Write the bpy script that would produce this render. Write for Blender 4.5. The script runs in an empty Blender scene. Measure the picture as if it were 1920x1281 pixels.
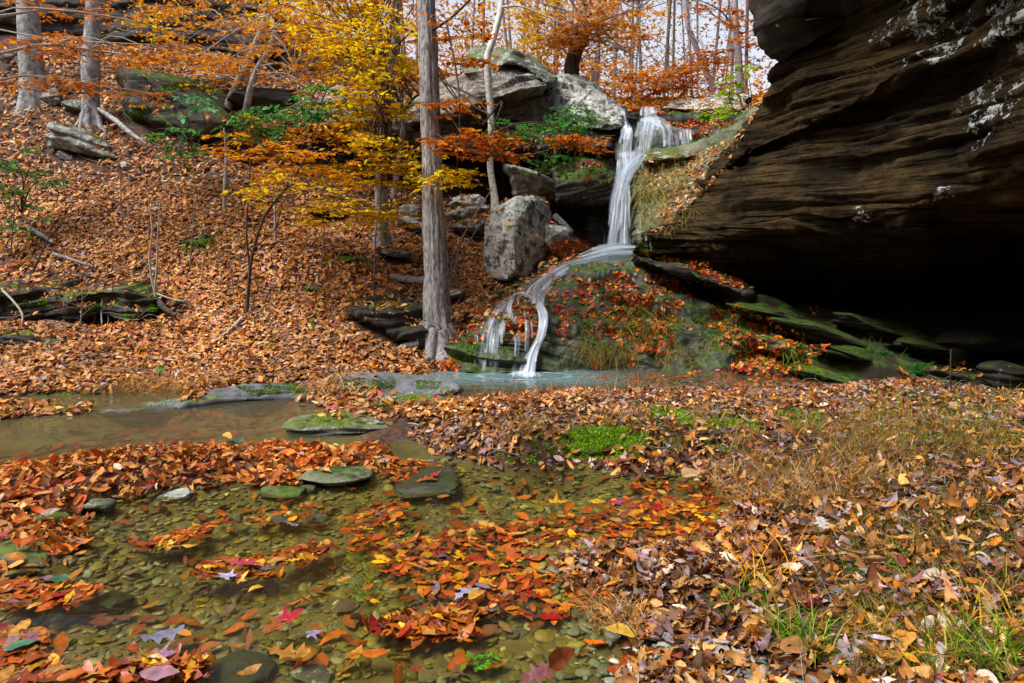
import bpy, math, random
import numpy as np
from mathutils import Vector
random.seed(7)
RNG = np.random.default_rng(11)
SC = bpy.context.scene
COL = SC.collection
PI = math.pi
# ------------------------------------------------------------------ camera
CAMZ, PITCH, F = 1.3, math.radians(8.0), 1251.0
cp, sp = math.cos(PITCH), math.sin(PITCH)
cam = bpy.data.objects.new('camera', bpy.data.cameras.new('camera'))
COL.objects.link(cam)
cam.location = (0, 0, CAMZ)
cam.rotation_euler = (math.radians(90) - PITCH, 0, 0)
cam.data.sensor_width = 36
cam.data.lens = F / 1920 * 36
cam.data.clip_start = 0.05
cam.data.clip_end = 1000
SC.camera = cam

def P(px, py, Y):
    """world point at depth Y seen towards photograph position px,py"""
    px = np.asarray(px, float); py = np.asarray(py, float)
    v = (640.5 - py) / F
    dy = cp + v * sp; dz = -sp + v * cp; dx = (px - 960) / F
    t = Y / dy
    return np.stack(np.broadcast_arrays(dx * t, np.asarray(Y, float) + 0 * t, CAMZ + dz * t), -1)
def G(px, py, z=0.0):
    v = (640.5 - py) / F
    dy = cp + v * sp; dz = -sp + v * cp; dx = (px - 960) / F
    t = (z - CAMZ) / dz
    return np.array((dx * t, dy * t, z))
def proj(p):
    x, y, z = p[..., 0], p[..., 1], p[..., 2] - CAMZ
    d = y * cp - z * sp; u = y * sp + z * cp
    d = np.where(d < 0.05, 0.05, d)
    return 960 + F * x / d, 640.5 - F * u / d, d

# ------------------------------------------------------------------ noise
def _h(ix, iy, iz, seed):
    n = (ix * 73856093) ^ (iy * 19349663) ^ (iz * 83492791) ^ (seed * 2654435 + 1013)
    n = n & 0x7fffffff
    n = ((n >> 13) ^ n) & 0x7fffffff
    n = (n * ((n * n * 15731 + 789221) & 0x7fffffff) + 1376312589) & 0x7fffffff
    return n / 1073741824.0 - 1.0
def noise(p, seed=0):
    p = np.asarray(p, float)
    i = np.floor(p).astype(np.int64); f = p - i
    f = f * f * (3 - 2 * f)
    r = 0
    for a in (0, 1):
        for b in (0, 1):
            for c in (0, 1):
                w = (f[..., 0] if a else 1 - f[..., 0]) * (f[..., 1] if b else 1 - f[..., 1]) * (f[..., 2] if c else 1 - f[..., 2])
                r = r + w * _h(i[..., 0] + a, i[..., 1] + b, i[..., 2] + c, seed)
    return r
def fbm(p, sc=1.0, oct=4, seed=0, gain=0.5):
    p = np.asarray(p, float) * sc
    r = 0; a = 1; t = 0
    for k in range(oct):
        r = r + a * noise(p + 17.3 * k, seed + k); t += a; a *= gain; p = p * 2.03
    return r / t
def sstep(a, b, x):
    t = np.clip((x - a) / (b - a), 0, 1)
    return t * t * (3 - 2 * t)
def smoothline(pts, n):
    """Catmull-Rom resampling of a polyline"""
    pts = np.asarray(pts, float)
    if len(pts) == 2:
        t = np.linspace(0, 1, n)[:, None]
        return pts[0] * (1 - t) + pts[1] * t
    e = np.vstack([2 * pts[0] - pts[1], pts, 2 * pts[-1] - pts[-2]])
    m = len(pts) - 1
    s = np.linspace(0, m, n); k = np.minimum(s.astype(int), m - 1); t = (s - k)[:, None]
    a, b, c, d = e[k], e[k + 1], e[k + 2], e[k + 3]
    return 0.5 * (2 * b + (c - a) * t + (2 * a - 5 * b + 4 * c - d) * t ** 2 + (3 * b - a - 3 * c + d) * t ** 3)
class MQ:
    def __init__(s, pts, val, c=0.3, reg=1e-3):
        s.p = np.asarray(pts, float); s.c = c
        s.m = np.mean(val); v = np.asarray(val, float) - s.m
        d = np.sqrt(((s.p[:, None] - s.p[None]) ** 2).sum(-1) + c * c)
        s.w = np.linalg.solve(-d + reg * np.eye(len(v)), v)
    def __call__(s, q):
        q = np.asarray(q, float); sh = q.shape[:-1]; q = q.reshape(-1, s.p.shape[1])
        out = np.empty(len(q))
        for i in range(0, len(q), 20000):
            d = np.sqrt(((q[i:i + 20000, None] - s.p[None]) ** 2).sum(-1) + s.c ** 2)
            out[i:i + 20000] = -(d @ s.w)
        return (out + s.m).reshape(sh)

# ------------------------------------------------------------------ mesh building
def tag(o, label=None, cat=None, group=None, kind=None):
    if label: o['label'] = label
    if cat: o['category'] = cat
    if group: o['group'] = group
    if kind: o['kind'] = kind
    return o
class Acc:
    def __init__(s): s.V = []; s.F = []; s.n = 0; s.C = []; s.UV = []; s.hascol = False; s.hasuv = False
    def add(s, V, F, col=None, uv=None):
        V = np.asarray(V, float).reshape(-1, 3); F = np.asarray(F, np.int64)
        s.V.append(V); s.F.append(F + s.n); s.n += len(V)
        if col is not None:
            s.hascol = True; s.C.append(np.broadcast_to(np.asarray(col, float), (len(V), 3)))
        if uv is not None:
            s.hasuv = True; s.UV.append(np.asarray(uv, float).reshape(-1, 2))
    def build(s, name, mat, parent=None, smooth=True, loc=None):
        me = bpy.data.meshes.new(name)
        V = np.concatenate(s.V) if s.V else np.zeros((0, 3))
        if loc is not None: V = V - np.asarray(loc)
        me.vertices.add(len(V)); me.vertices.foreach_set('co', V.astype(np.float32).ravel())
        idx = []; start = []; tot = 0
        for f in s.F:
            k = f.shape[1]; idx.append(f.ravel()); start.append(tot + np.arange(len(f)) * k); tot += f.size
        if idx:
            idx = np.concatenate(idx); start = np.concatenate(start)
            me.loops.add(len(idx)); me.loops.foreach_set('vertex_index', idx.astype(np.int32))
            me.polygons.add(len(start)); me.polygons.foreach_set('loop_start', start.astype(np.int32))
            me.polygons.foreach_set('use_smooth', np.full(len(start), bool(smooth)))
        if s.hascol:
            at = me.color_attributes.new('Col', 'FLOAT_COLOR', 'POINT')
            C = np.concatenate(s.C); C = np.concatenate([C, np.ones((len(C), 1))], 1)
            at.data.foreach_set('color', C.astype(np.float32).ravel())
        if s.hasuv:
            ul = me.uv_layers.new(name='UVMap'); U = np.concatenate(s.UV)[idx]
            ul.data.foreach_set('uv', U.astype(np.float32).ravel())
        me.update(calc_edges=True); me.validate()
        if mat: me.materials.append(mat)
        o = bpy.data.objects.new(name, me); COL.objects.link(o)
        if loc is not None and parent is None: o.location = tuple(loc)
        if parent: o.parent = parent
        return o
def empty(name, loc=(0, 0, 0)):
    o = bpy.data.objects.new(name, None); COL.objects.link(o); o.location = tuple(float(a) for a in loc)
    o.empty_display_size = 0.1
    return o
def gridfaces(nu, nv, wrap=False):
    i, j = np.meshgrid(np.arange(nu - (0 if wrap else 1)), np.arange(nv - 1), indexing='ij')
    i2 = (i + 1) % nu
    return np.stack([i * nv + j, i2 * nv + j, i2 * nv + j + 1, i * nv + j + 1], -1).reshape(-1, 4)
def tube(acc, pts, rad, sides=8, n=None, rough=0.0, seed=0, col=None, flare=None):
    pts = np.asarray(pts, float); rad = np.asarray(rad, float)
    n = n or max(6, len(pts) * 3)
    c = smoothline(pts, n)
    r = np.interp(np.linspace(0, 1, n), np.linspace(0, 1, len(rad)), rad)
    t = np.gradient(c, axis=0); t /= np.linalg.norm(t, axis=1)[:, None] + 1e-9
    ref = np.array([0.03, 1, 0.02]) if abs(t[:, 1]).mean() < 0.8 else np.array([1, 0.02, 0.03])
    a = np.cross(t, ref); a /= np.linalg.norm(a, axis=1)[:, None] + 1e-9
    b = np.cross(t, a)
    th = np.linspace(0, 2 * PI, sides, endpoint=False)
    ring = a[:, None] * np.cos(th)[None, :, None] + b[:, None] * np.sin(th)[None, :, None]
    R = np.repeat(r[:, None], sides, 1)
    if rough:
        arc = np.cumsum(np.r_[0, np.linalg.norm(np.diff(c, axis=0), axis=1)])
        q = np.stack([np.cos(th)[None] * 3 + 0 * arc[:, None], np.sin(th)[None] * 3 + 0 * arc[:, None], arc[:, None] * 1.4 + 0 * th[None]], -1)
        q2 = q * np.array([2.4, 2.4, 1.8])
        R = R * (1 + rough * (0.6 * fbm(q, 1, 3, seed) + 0.8 * noise(q2, seed + 5)))
    if flare is not None:
        k, h = flare
        arc = np.cumsum(np.r_[0, np.linalg.norm(np.diff(c, axis=0), axis=1)])
        fl = np.exp(-arc / h)[:, None]
        lob = 0.55 + 0.45 * np.cos(th * 4 + seed) [None] + 0.35 * np.cos(th * 7 + seed * 2.3)[None]
        R = R * (1 + k * fl * lob.clip(0.05))
    V = c[:, None] + ring * R[..., None]
    # order: sides x n
    V = V.transpose(1, 0, 2).reshape(-1, 3)
    acc.add(V, gridfaces(sides, n, True), col)
    # end cap
    tipc = c[-1] + t[-1] * r[-1] * 0.6
    base = acc.n
    ids = np.arange(sides) * n + n - 1 + (base - len(V))
    acc.V.append(tipc[None]); acc.n += 1
    if col is not None: acc.C.append(np.asarray(col, float).reshape(1, 3))
    acc.F.append(np.stack([ids, np.roll(ids, -1), np.full(sides, base)], 1))

# ------------------------------------------------------------------ materials
def newmat(name):
    m = bpy.data.materials.new(name); m.use_nodes = True
    nt = m.node_tree; nt.nodes.clear()
    return m, nt, (lambda t, **k: _nd(nt, t, k)), nt.links.new
def _nd(nt, t, k):
    n = nt.nodes.new(t)
    for a, b in k.items():
        if a.startswith('_'): n.inputs[a[1:]].default_value = b
        elif a.startswith('i') and a[1:].isdigit(): n.inputs[int(a[1:])].default_value = b
        else: setattr(n, a, b)
    return n
def mixc(N, L, fac, a, b):
    n = N('ShaderNodeMix', data_type='RGBA')
    for s, v in ((0, fac), (6, a), (7, b)):
        if isinstance(v, (tuple, list)): n.inputs[s].default_value = (*v[:3], 1)
        elif isinstance(v, (int, float)): n.inputs[s].default_value = v
        else: L(v, n.inputs[s])
    return n.outputs[2]
def mth(N, L, op, a, b=None, clamp=False):
    n = N('ShaderNodeMath', operation=op, use_clamp=clamp)
    for s, v in ((0, a), (1, b)):
        if v is None: continue
        if isinstance(v, (int, float)): n.inputs[s].default_value = v
        else: L(v, n.inputs[s])
    return n.outputs[0]
def ramp(N, L, src, lo, hi):
    n = N('ShaderNodeMapRange', interpolation_type='SMOOTHSTEP')
    n.inputs[1].default_value = lo; n.inputs[2].default_value = hi
    L(src, n.inputs[0]); return n.outputs[0]
def tex(N, L, vec, scale, detail=5, rough=0.6, stretch=None, kind='ShaderNodeTexNoise'):
    if stretch is not None:
        mp = N('ShaderNodeMapping'); mp.inputs['Scale'].default_value = stretch[:3]
        if len(stretch) > 3: mp.inputs['Rotation'].default_value = stretch[3:]
        L(vec, mp.inputs[0]); vec = mp.outputs[0]
    n = N(kind); n.inputs['Scale'].default_value = scale
    if 'Detail' in n.inputs: n.inputs['Detail'].default_value = detail
    if 'Roughness' in n.inputs: n.inputs['Roughness'].default_value = rough
    L(vec, n.inputs['Vector']); return n.outputs[0]

def rock_mat(name, c1, c2, lichen=0.3, moss=0.3, strata=0.5, dark=(0.02, 0.016, 0.012), mossc=(0.075, 0.13, 0.012), lich=(0.42, 0.45, 0.40), bump=0.6, rough=0.75, tilt=0.0, zstretch=5.0, mosslow=0.2, wet=False, thinbeds=0.0, spec=0.3, lscale=3.0, spots=()):
    m, nt, N, L = newmat(name)
    geo = N('ShaderNodeNewGeometry'); pos = geo.outputs['Position']
    big = tex(N, L, pos, 1.3, 5, 0.6)
    thin = tex(N, L, pos, 3.0, 6, 0.6, (0.35, 0.35, 11, 0, tilt, 0)) if thinbeds else None
    fine = tex(N, L, pos, 14, 8, 0.7)
    st = tex(N, L, pos, 2.2, 7, 0.65, (0.5, 0.5, zstretch, 0, tilt, 0))
    c = mixc(N, L, ramp(N, L, big, 0.35, 0.65), c1, c2)
    c = mixc(N, L, mth(N, L, 'MULTIPLY', ramp(N, L, st, 0.52, 0.3), strata), c, dark)
    c = mixc(N, L, mth(N, L, 'MULTIPLY', ramp(N, L, fine, 0.55, 0.3), 0.55), c, dark)
    if thinbeds: c = mixc(N, L, mth(N, L, 'MULTIPLY', ramp(N, L, thin, 0.47, 0.36), thinbeds), c, dark)
    if lichen > 0:
        l1 = tex(N, L, pos, lscale, 8, 0.72)
        l2 = tex(N, L, pos, lscale * 4.3, 6, 0.7)
        s = mth(N, L, 'ADD', l1, mth(N, L, 'MULTIPLY', l2, 0.5))
        th = 0.96 - 0.28 * lichen
        if spots:      # lichen colonies grow in a few large patches
            k = None
            for (c_, r_) in spots:
                vm = N('ShaderNodeVectorMath', operation='DISTANCE'); L(pos, vm.inputs[0]); vm.inputs[1].default_value = tuple(float(q) for q in c_)
                e_ = ramp(N, L, vm.outputs['Value'], r_, r_ * .4)
                k = e_ if k is None else mth(N, L, 'MAXIMUM', k, e_)
            s = mth(N, L, 'ADD', s, mth(N, L, 'MULTIPLY', mth(N, L, 'SUBTRACT', k, 1.0), .22))
        lm = ramp(N, L, s, th, th + 0.04)
        lc = mixc(N, L, ramp(N, L, fine, 0.4, 0.6), tuple(0.55 * a for a in lich), lich)
        c = mixc(N, L, lm, c, lc)
    if moss > 0:
        sep = N('ShaderNodeSeparateXYZ'); L(geo.outputs['Normal'], sep.inputs[0])
        mn = tex(N, L, pos, 2.7, 6, 0.65)
        mv = mth(N, L, 'ADD', mth(N, L, 'MULTIPLY', sep.outputs[2], 0.45), mn)
        th = 1.15 - 0.75 * moss + mosslow * 0
        mm = ramp(N, L, mv, th - 0.04, th + 0.06)
        mc = mixc(N, L, ramp(N, L, fine, 0.35, 0.62), tuple(0.35 * a for a in mossc), mossc)
        c = mixc(N, L, mm, c, mc)
    bs = N('ShaderNodeBsdfPrincipled', _Roughness=rough)
    bs.inputs['Specular IOR Level'].default_value = spec
    if wet:            # a soaked margin just above the water line
        sz = N('ShaderNodeSeparateXYZ'); L(pos, sz.inputs[0])
        wl = mth(N, L, 'SUBTRACT', sz.outputs[2], mth(N, L, 'MULTIPLY', mth(N, L, 'SUBTRACT', big, .5), .05))
        wm = ramp(N, L, wl, 0.038, 0.022)
        c = mixc(N, L, mth(N, L, 'MULTIPLY', wm, .75), c, (0.03, 0.03, 0.018))
        L(mth(N, L, 'SUBTRACT', rough, mth(N, L, 'MULTIPLY', wm, rough * .6)), bs.inputs['Roughness'])
    L(c, bs.inputs['Base Color'])
    h = mth(N, L, 'ADD', mth(N, L, 'MULTIPLY', st, 1.0 * strata + 0.2), mth(N, L, 'MULTIPLY', fine, 0.45))
    if thinbeds: h = mth(N, L, 'ADD', h, mth(N, L, 'MULTIPLY', thin, 1.2 * thinbeds))
    bp = N('ShaderNodeBump', _Strength=bump, _Distance=0.06); L(h, bp.inputs['Height'])
    L(bp.outputs[0], bs.inputs['Normal'])
    o = N('ShaderNodeOutputMaterial'); L(bs.outputs[0], o.inputs[0])
    return m
def attr_mat(name, rough=0.6, trans=0.0, spec=0.3, gain=1.0, bumpy=0.0, tc=None):
    m, nt, N, L = newmat(name)
    a = N('ShaderNodeAttribute', attribute_name='Col'); c = a.outputs['Color']
    geo = N('ShaderNodeNewGeometry')
    f = tex(N, L, geo.outputs['Position'], 60, 3, 0.6)
    c = mixc(N, L, mth(N, L, 'MULTIPLY', ramp(N, L, f, 0.45, 0.7), 0.35), c, (0.05, 0.025, 0.012))
    bs = N('ShaderNodeBsdfPrincipled', _Roughness=rough); bs.inputs['Specular IOR Level'].default_value = spec
    L(c, bs.inputs['Base Color'])
    out = bs.outputs[0]
    if bumpy:
        bp = N('ShaderNodeBump', _Strength=bumpy, _Distance=0.01); L(f, bp.inputs['Height']); L(bp.outputs[0], bs.inputs['Normal'])
    if trans > 0:
        tr = N('ShaderNodeBsdfTranslucent'); L(c, tr.inputs[0])
        mx = N('ShaderNodeMixShader'); mx.inputs[0].default_value = trans
        L(out, mx.inputs[1]); L(tr.outputs[0], mx.inputs[2]); out = mx.outputs[0]
    o = N('ShaderNodeOutputMaterial'); L(out, o.inputs[0])
    return m
def bark_mat(name, c1, c2, vscale=9, lich=0.0, bump=0.8, lc=(0.4, 0.42, 0.36), moss=0.0, stretch=(1, 1, 0.18)):
    m, nt, N, L = newmat(name)
    geo = N('ShaderNodeNewGeometry'); pos = geo.outputs['Position']
    st = tex(N, L, pos, vscale * 2.2, 7, 0.65, stretch)
    big = tex(N, L, pos, 3.0, 5, 0.6)
    c = mixc(N, L, ramp(N, L, st, 0.36, 0.62), c2, c1)
    c = mixc(N, L, mth(N, L, 'MULTIPLY', ramp(N, L, big, 0.5, 0.75), 0.5), c, tuple(1.5 * a for a in c1))
    if lich:
        l = tex(N, L, pos, 7, 7, 0.7)
        c = mixc(N, L, ramp(N, L, l, 0.68 - 0.2 * lich, 0.72 - 0.2 * lich), c, lc)
    if moss:
        l = tex(N, L, pos, 4, 6, 0.7)
        c = mixc(N, L, ramp(N, L, l, 0.7 - 0.25 * moss, 0.76 - 0.25 * moss), c, (0.05, 0.09, 0.015))
    bs = N('ShaderNodeBsdfPrincipled', _Roughness=0.85); bs.inputs['Specular IOR Level'].default_value = 0.2
    L(c, bs.inputs['Base Color'])
    bp = N('ShaderNodeBump', _Strength=bump, _Distance=0.03); L(st, bp.inputs['Height']); L(bp.outputs[0], bs.inputs['Normal'])
    o = N('ShaderNodeOutputMaterial'); L(bs.outputs[0], o.inputs[0])
    return m

M = {}
M['leaf'] = attr_mat('fallen_leaf_skin', 0.6, 0.12, 0.3)
M['wetleaf'] = attr_mat('wet_leaf_skin', 0.36, 0.08, 0.32)
M['crown'] = attr_mat('crown_leaf_skin', 0.55, 0.5, 0.2)
M['grass'] = attr_mat('grass_blade_skin', 0.6, 0.25, 0.25)
M['moss'] = attr_mat('moss_skin', 0.9, 0.1, 0.1)
M['pebble'] = attr_mat('pebble_skin', 0.5, 0, 0.4, bumpy=0.5)
M['tan_rock'] = rock_mat('tan_sandstone', (0.27, 0.21, 0.165), (0.13, 0.10, 0.085), 0.7, 0.2, 0.95, lscale=9, bump=1.0, zstretch=4)
M['grey_rock'] = rock_mat('grey_lichen_stone', (0.19, 0.19, 0.175), (0.09, 0.09, 0.085), 0.75, 0.3, 0.4, lscale=6)
M['white_rock'] = rock_mat('white_lichen_stone', (0.15, 0.135, 0.12), (0.045, 0.04, 0.036), 0.95, 0.2, 0.4, lscale=6, lich=(0.55, 0.56, 0.52))
M['moss_rock'] = rock_mat('mossy_stone', (0.10, 0.09, 0.07), (0.04, 0.036, 0.03), 0.3, 0.55, 0.6)
M['wet_rock'] = rock_mat('wet_dark_stone', (0.05, 0.05, 0.04), (0.02, 0.02, 0.017), 0.1, 0.36, 0.4, rough=0.45, spec=0.4, mossc=(0.05, 0.09, 0.012))
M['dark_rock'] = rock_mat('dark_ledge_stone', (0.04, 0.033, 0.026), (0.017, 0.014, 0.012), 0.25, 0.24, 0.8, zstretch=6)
M['slab_moss'] = rock_mat('mossy_green_slab', (0.19, 0.19, 0.17), (0.11, 0.12, 0.10), 0.7, 0.42, 0.4, mossc=(0.12, 0.16, 0.03), wet=True, lscale=6)
M['creek_rock'] = rock_mat('green_creek_stone', (0.20, 0.21, 0.13), (0.09, 0.11, 0.065), 0.4, 0.30, 0.4, lscale=12, bump=1.0, wet=True, rough=0.6, mossc=(0.06, 0.12, 0.02), lich=(0.3, 0.34, 0.24))
# ------------------------------------------------------------------ terrain
ctl = []
def w(p): ctl.append(np.asarray(p, float))
for a in [(-300,1281,-.08),(0,1281,-.08),(300,1281,-.08),(600,1281,-.07),(900,1281,-.06),(1050,1250,-.04),(1100,1190,-.03),(0,1150,-.09),(300,1100,-.1),(600,1100,-.09),
          (900,1170,-.06),(980,1080,-.02),(780,1060,-.03),(600,1000,-.08),(330,1000,-.08),(250,960,-.05),(980,940,-.09),(880,900,-.07),(1200,930,-.05),(1280,1010,-.02),(-300,1100,-.03),
          (1150,1120,.035),(1300,1250,.05),(1130,1060,.03),(1500,1200,.12),(1900,1281,.2),(1500,1050,.1),(1900,1050,.2),(1400,900,.05),(1600,900,.13),(1900,900,.2),(2300,1000,.35),(2300,1300,.4),(1700,1150,.16),
          (0,905,.05),(150,890,.08),(290,880,.09),(500,868,.05),(680,858,.03),(0,985,.03),(60,1050,.02),(110,965,.02),(-300,950,.08),(560,905,.0),(430,905,-.0),(470,800,-.14),(530,772,-.1),(560,745,-.02),(530,826,-.07),(400,830,-.12),(650,838,-.04),(740,846,-.03),(585,770,-.03),
          (-300,840,-.15),(0,830,-.15),(300,805,-.2),(550,795,-.1),(200,775,-.15),(0,790,-.15),(450,765,-.12),(750,757,-.05),
          (-300,772,.05),(0,770,.06),(150,762,.04),(350,750,.03),(570,742,.06),(700,735,.08),
          (590,792,.04),(750,780,.1),(700,822,.05),(900,800,.15),(900,755,.1),(1000,855,.08),(1000,790,.2),(1100,742,.12),(1250,738,.12),(1200,800,.2),(1200,855,.1),
          (1400,800,.2),(1400,742,.12),(1550,742,.1),(1700,785,.15),(1900,800,.2),(2300,800,.3),(800,888,-.04),(1100,888,-.03),(1250,897,-.01),(1000,905,-.07),
          (1400,716,-.06),(1000,712,-.14),(1200,713,-.12),(850,712,-.1),(1550,718,-.04),(780,712,-.02),(1750,720,.05)]:
    w(G(*a))
prof = {-700: [(740,5.75),(640,7.0),(480,8.7),(300,10.7),(150,12.7)], -300: [(740,5.75),(700,6.3),(640,7),(560,7.9),(480,8.7),(400,9.5),(300,10.7),(200,12),(110,13.4)],
        0: [(738,5.75),(700,6.3),(640,7),(560,7.9),(480,8.7),(400,9.5),(300,10.7),(200,12),(110,13.4)],
        200: [(730,5.9),(700,6.3),(640,7),(560,7.9),(480,8.7),(400,9.5),(300,10.7),(200,12),(110,13.4)],
        400: [(722,6.05),(690,6.5),(640,7.05),(560,7.9),(480,8.7),(400,9.6),(300,11),(200,12.6)],
        540: [(715,6.2),(690,6.55),(640,7.1),(560,7.95),(480,8.75),(400,9.8),(320,11.0)],
        650: [(710,6.4),(690,6.7),(640,7.2),(560,8.0),(480,8.8),(400,10.0),(340,11.2)],
        800: [(690,6.95),(650,7.4),(560,8.3),(480,9.2),(420,10.3)], 900: [(600,7.9),(540,8.6),(480,9.5),(420,10.6)], 1040: [(485,9.6),(440,10.3)],
        1600: [(665,7.6),(610,8.7)], 1900: [(740,6.2),(690,6.9),(630,8.0)], 2300: [(740,6.2),(640,8)]}
for px, l in prof.items():
    for py, Y in l: w(P(px, py, Y))
for a in [(1.0,7.9,-.1),(1.0,8.9,.5),(2.5,8.0,-.1),(2.5,9.2,.4),(4,7.6,-.05),(4,9,.3),(6,9.5,.5),(8,7,.5),(8,11,2),(1.8,10.4,1.1),(2.8,10.4,1.1),
          (-4.5,12.2,2.6),(-2,12.4,2.5),(0,12.5,2.4),(2,11.9,1.9),(4,11.9,1.9),(-2,13.6,3.7),(0,13.4,3.6),(2,12.7,3.42),(3,12.7,3.42),(4.5,12.7,3.5),(6,12,3.4),
          (-6,15,5.8),(-10,16,6.8),(-2,15.5,4.3),(2,15,4.0),(6,15,4.2),(9,14,4.5),(-3,20,6.2),(3,20,5.2),(9,20,5.6),(-10,20,8.8),(-16,16,7.5),(-16,10,3.5),(-12,8,1.6),(-12,6,.3),(-12,3,-.05),(12,3,.8),(12,8,1.5),
          (0,30,7.8),(10,30,7.6),(-12,30,11),(-25,30,12),(25,30,9),(0,50,11),(30,50,11),(-30,50,16),(0,90,13),(60,90,13),(-60,90,18),(-40,10,6),(40,10,4),(0,0.5,-.05),(4,0.5,.3),(-4,0.5,-.05),(0,-2,.1),(-4,-2,.1),(5,-2,.8),(0,-5,3.0),(-5,-5,3.0),(6,-5,4),(0,-8,7),(-10,-7,6.5),(10,-7,7),(0,-14,11),(-14,-14,11),(14,-14,11),(9,1,3),(10,4,4),(-60,-10,8),(60,-10,8)]:  # points behind the camera rise as an unseen bank, added to block low sky
    w(a)
for px in (-120, 20, 130, 240):
    q = P(px, 614, 7.25); w(q); w((q[0] * 1.05, 7.65, q[2] + .03)); w(P(px, 536, 8.15))
for px in (-60, 60, 150):
    q = P(px, 666, 6.66); w(q); w((q[0] * 1.04, 6.85, q[2] + .02)); w(P(px, 630, 7.1))
ctl = np.array(ctl)
def _warp(q):
    # far points are drawn together so that the fit stays local near the camera
    r = q / 1.0
    return r
TER = MQ(_warp(ctl[:, :2]), ctl[:, 2], c=0.12, reg=2e-3)
def H(x, y, detail=True):
    x = np.asarray(x, float); y = np.asarray(y, float)
    z = TER(np.stack([x, y], -1))
    if detail:
        q = np.stack([x, y, 0 * x], -1)
        hill = sstep(5.6, 7.5, y)
        z = z + fbm(q, 0.9, 4, 3) * 0.10 * hill + fbm(q, 2.6, 3, 9) * (0.02 + 0.05 * hill)
    return z
def Hn(x, y, e=0.06):
    a = (H(x + e, y) - H(x - e, y)) / (2 * e); b = (H(x, y + e) - H(x, y - e)) / (2 * e)
    n = np.stack([-a, -b, np.ones_like(a)], -1)
    return n / np.linalg.norm(n, axis=-1, keepdims=True)
xs = np.concatenate([-np.geomspace(60, 9.2, 14), np.linspace(-9, 8, 230), np.geomspace(8.3, 60, 14)])
ys = np.concatenate([np.linspace(-30, -12, 5), np.linspace(-11, 0.8, 26), np.linspace(1.0, 15, 240), np.geomspace(15.2, 95, 40)])
X, Y = np.meshgrid(xs, ys, indexing='ij')
Z = H(X, Y)
m, nt, N, L = newmat('forest_soil')
geo = N('ShaderNodeNewGeometry'); pos = geo.outputs['Position']
a1 = tex(N, L, pos, 22, 6, 0.7); a2 = tex(N, L, pos, 3, 4, 0.6)
c = mixc(N, L, ramp(N, L, a1, 0.35, 0.65), (0.018, 0.010, 0.006), (0.10, 0.042, 0.018))  # soil kept dark so that gaps between leaves look like shade
c = mixc(N, L, mth(N, L, 'MULTIPLY', ramp(N, L, a2, 0.5, 0.7), 0.5), c, (0.06, 0.026, 0.012))
sep = N('ShaderNodeSeparateXYZ'); L(pos, sep.inputs[0])
wet = ramp(N, L, sep.outputs[2], 0.02, -0.01)      # the stream bed is silt, the banks are soil
silt = mixc(N, L, ramp(N, L, tex(N, L, pos, 5, 5, 0.6), 0.35, 0.65), (0.085, 0.068, 0.022), (0.16, 0.125, 0.04))
c = mixc(N, L, wet, c, silt)
bs = N('ShaderNodeBsdfPrincipled', _Roughness=0.9); L(c, bs.inputs['Base Color'])
bp = N('ShaderNodeBump', _Strength=0.7, _Distance=0.03); L(a1, bp.inputs['Height']); L(bp.outputs[0], bs.inputs['Normal'])
o = N('ShaderNodeOutputMaterial'); L(bs.outputs[0], o.inputs[0]); M['soil'] = m
ac = Acc(); ac.add(np.stack([X, Y, Z], -1), gridfaces(len(xs), len(ys)))
tag(ac.build('ground', M['soil']), kind='structure')

# ------------------------------------------------------------------ water sheet
m, nt, N, L = newmat('stream_water')
geo = N('ShaderNodeNewGeometry'); pos = geo.outputs['Position']
r1 = tex(N, L, pos, 2.6, 3, 0.5, (0.6, 1.5, 1)); r2 = tex(N, L, pos, 14, 2, 0.5, (0.6, 1.5, 1))
hh = mth(N, L, 'ADD', r1, mth(N, L, 'MULTIPLY', r2, 0.12))
bp = N('ShaderNodeBump', _Strength=0.35, _Distance=0.05); L(hh, bp.inputs['Height'])
fr = N('ShaderNodeFresnel', _IOR=1.33); L(bp.outputs[0], fr.inputs['Normal'])
gl = N('ShaderNodeBsdfGlossy', _Roughness=0.08); L(bp.outputs[0], gl.inputs['Normal'])
tr = N('ShaderNodeBsdfTransparent'); tr.inputs[0].default_value = (0.88, 0.88, 0.66, 1)
df = N('ShaderNodeBsdfDiffuse')
sep = N('ShaderNodeSeparateXYZ'); L(pos, sep.inputs[0])
blu = mth(N, L, 'MULTIPLY', ramp(N, L, sep.outputs[1], 5.9, 6.6), ramp(N, L, sep.outputs[0], 1.6, 0.6))
L(mixc(N, L, blu, (0.17, 0.155, 0.085), (0.16, 0.28, 0.29)), df.inputs[0])
murk = mth(N, L, 'ADD', mth(N, L, 'MULTIPLY', ramp(N, L, sep.outputs[1], 3.7, 4.6), 0.27), mth(N, L, 'MULTIPLY', blu, 0.4))
murk = mth(N, L, 'ADD', murk, 0.03)
m1 = N('ShaderNodeMixShader'); L(murk, m1.inputs[0]); L(tr.outputs[0], m1.inputs[1]); L(df.outputs[0], m1.inputs[2])
m2 = N('ShaderNodeMixShader'); L(fr.outputs[0], m2.inputs[0]); L(m1.outputs[0], m2.inputs[1]); L(gl.outputs[0], m2.inputs[2])
o = N('ShaderNodeOutputMaterial'); L(m2.outputs[0], o.inputs[0]); M['water'] = m
ac = Acc(); gx, gy = np.meshgrid(np.linspace(-12, 6, 60), np.linspace(-3, 9, 40), indexing='ij')
ac.add(np.stack([gx, gy, 0 * gx], -1), gridfaces(60, 40))
tag(ac.build('water', M['water']), kind='structure')

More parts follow.
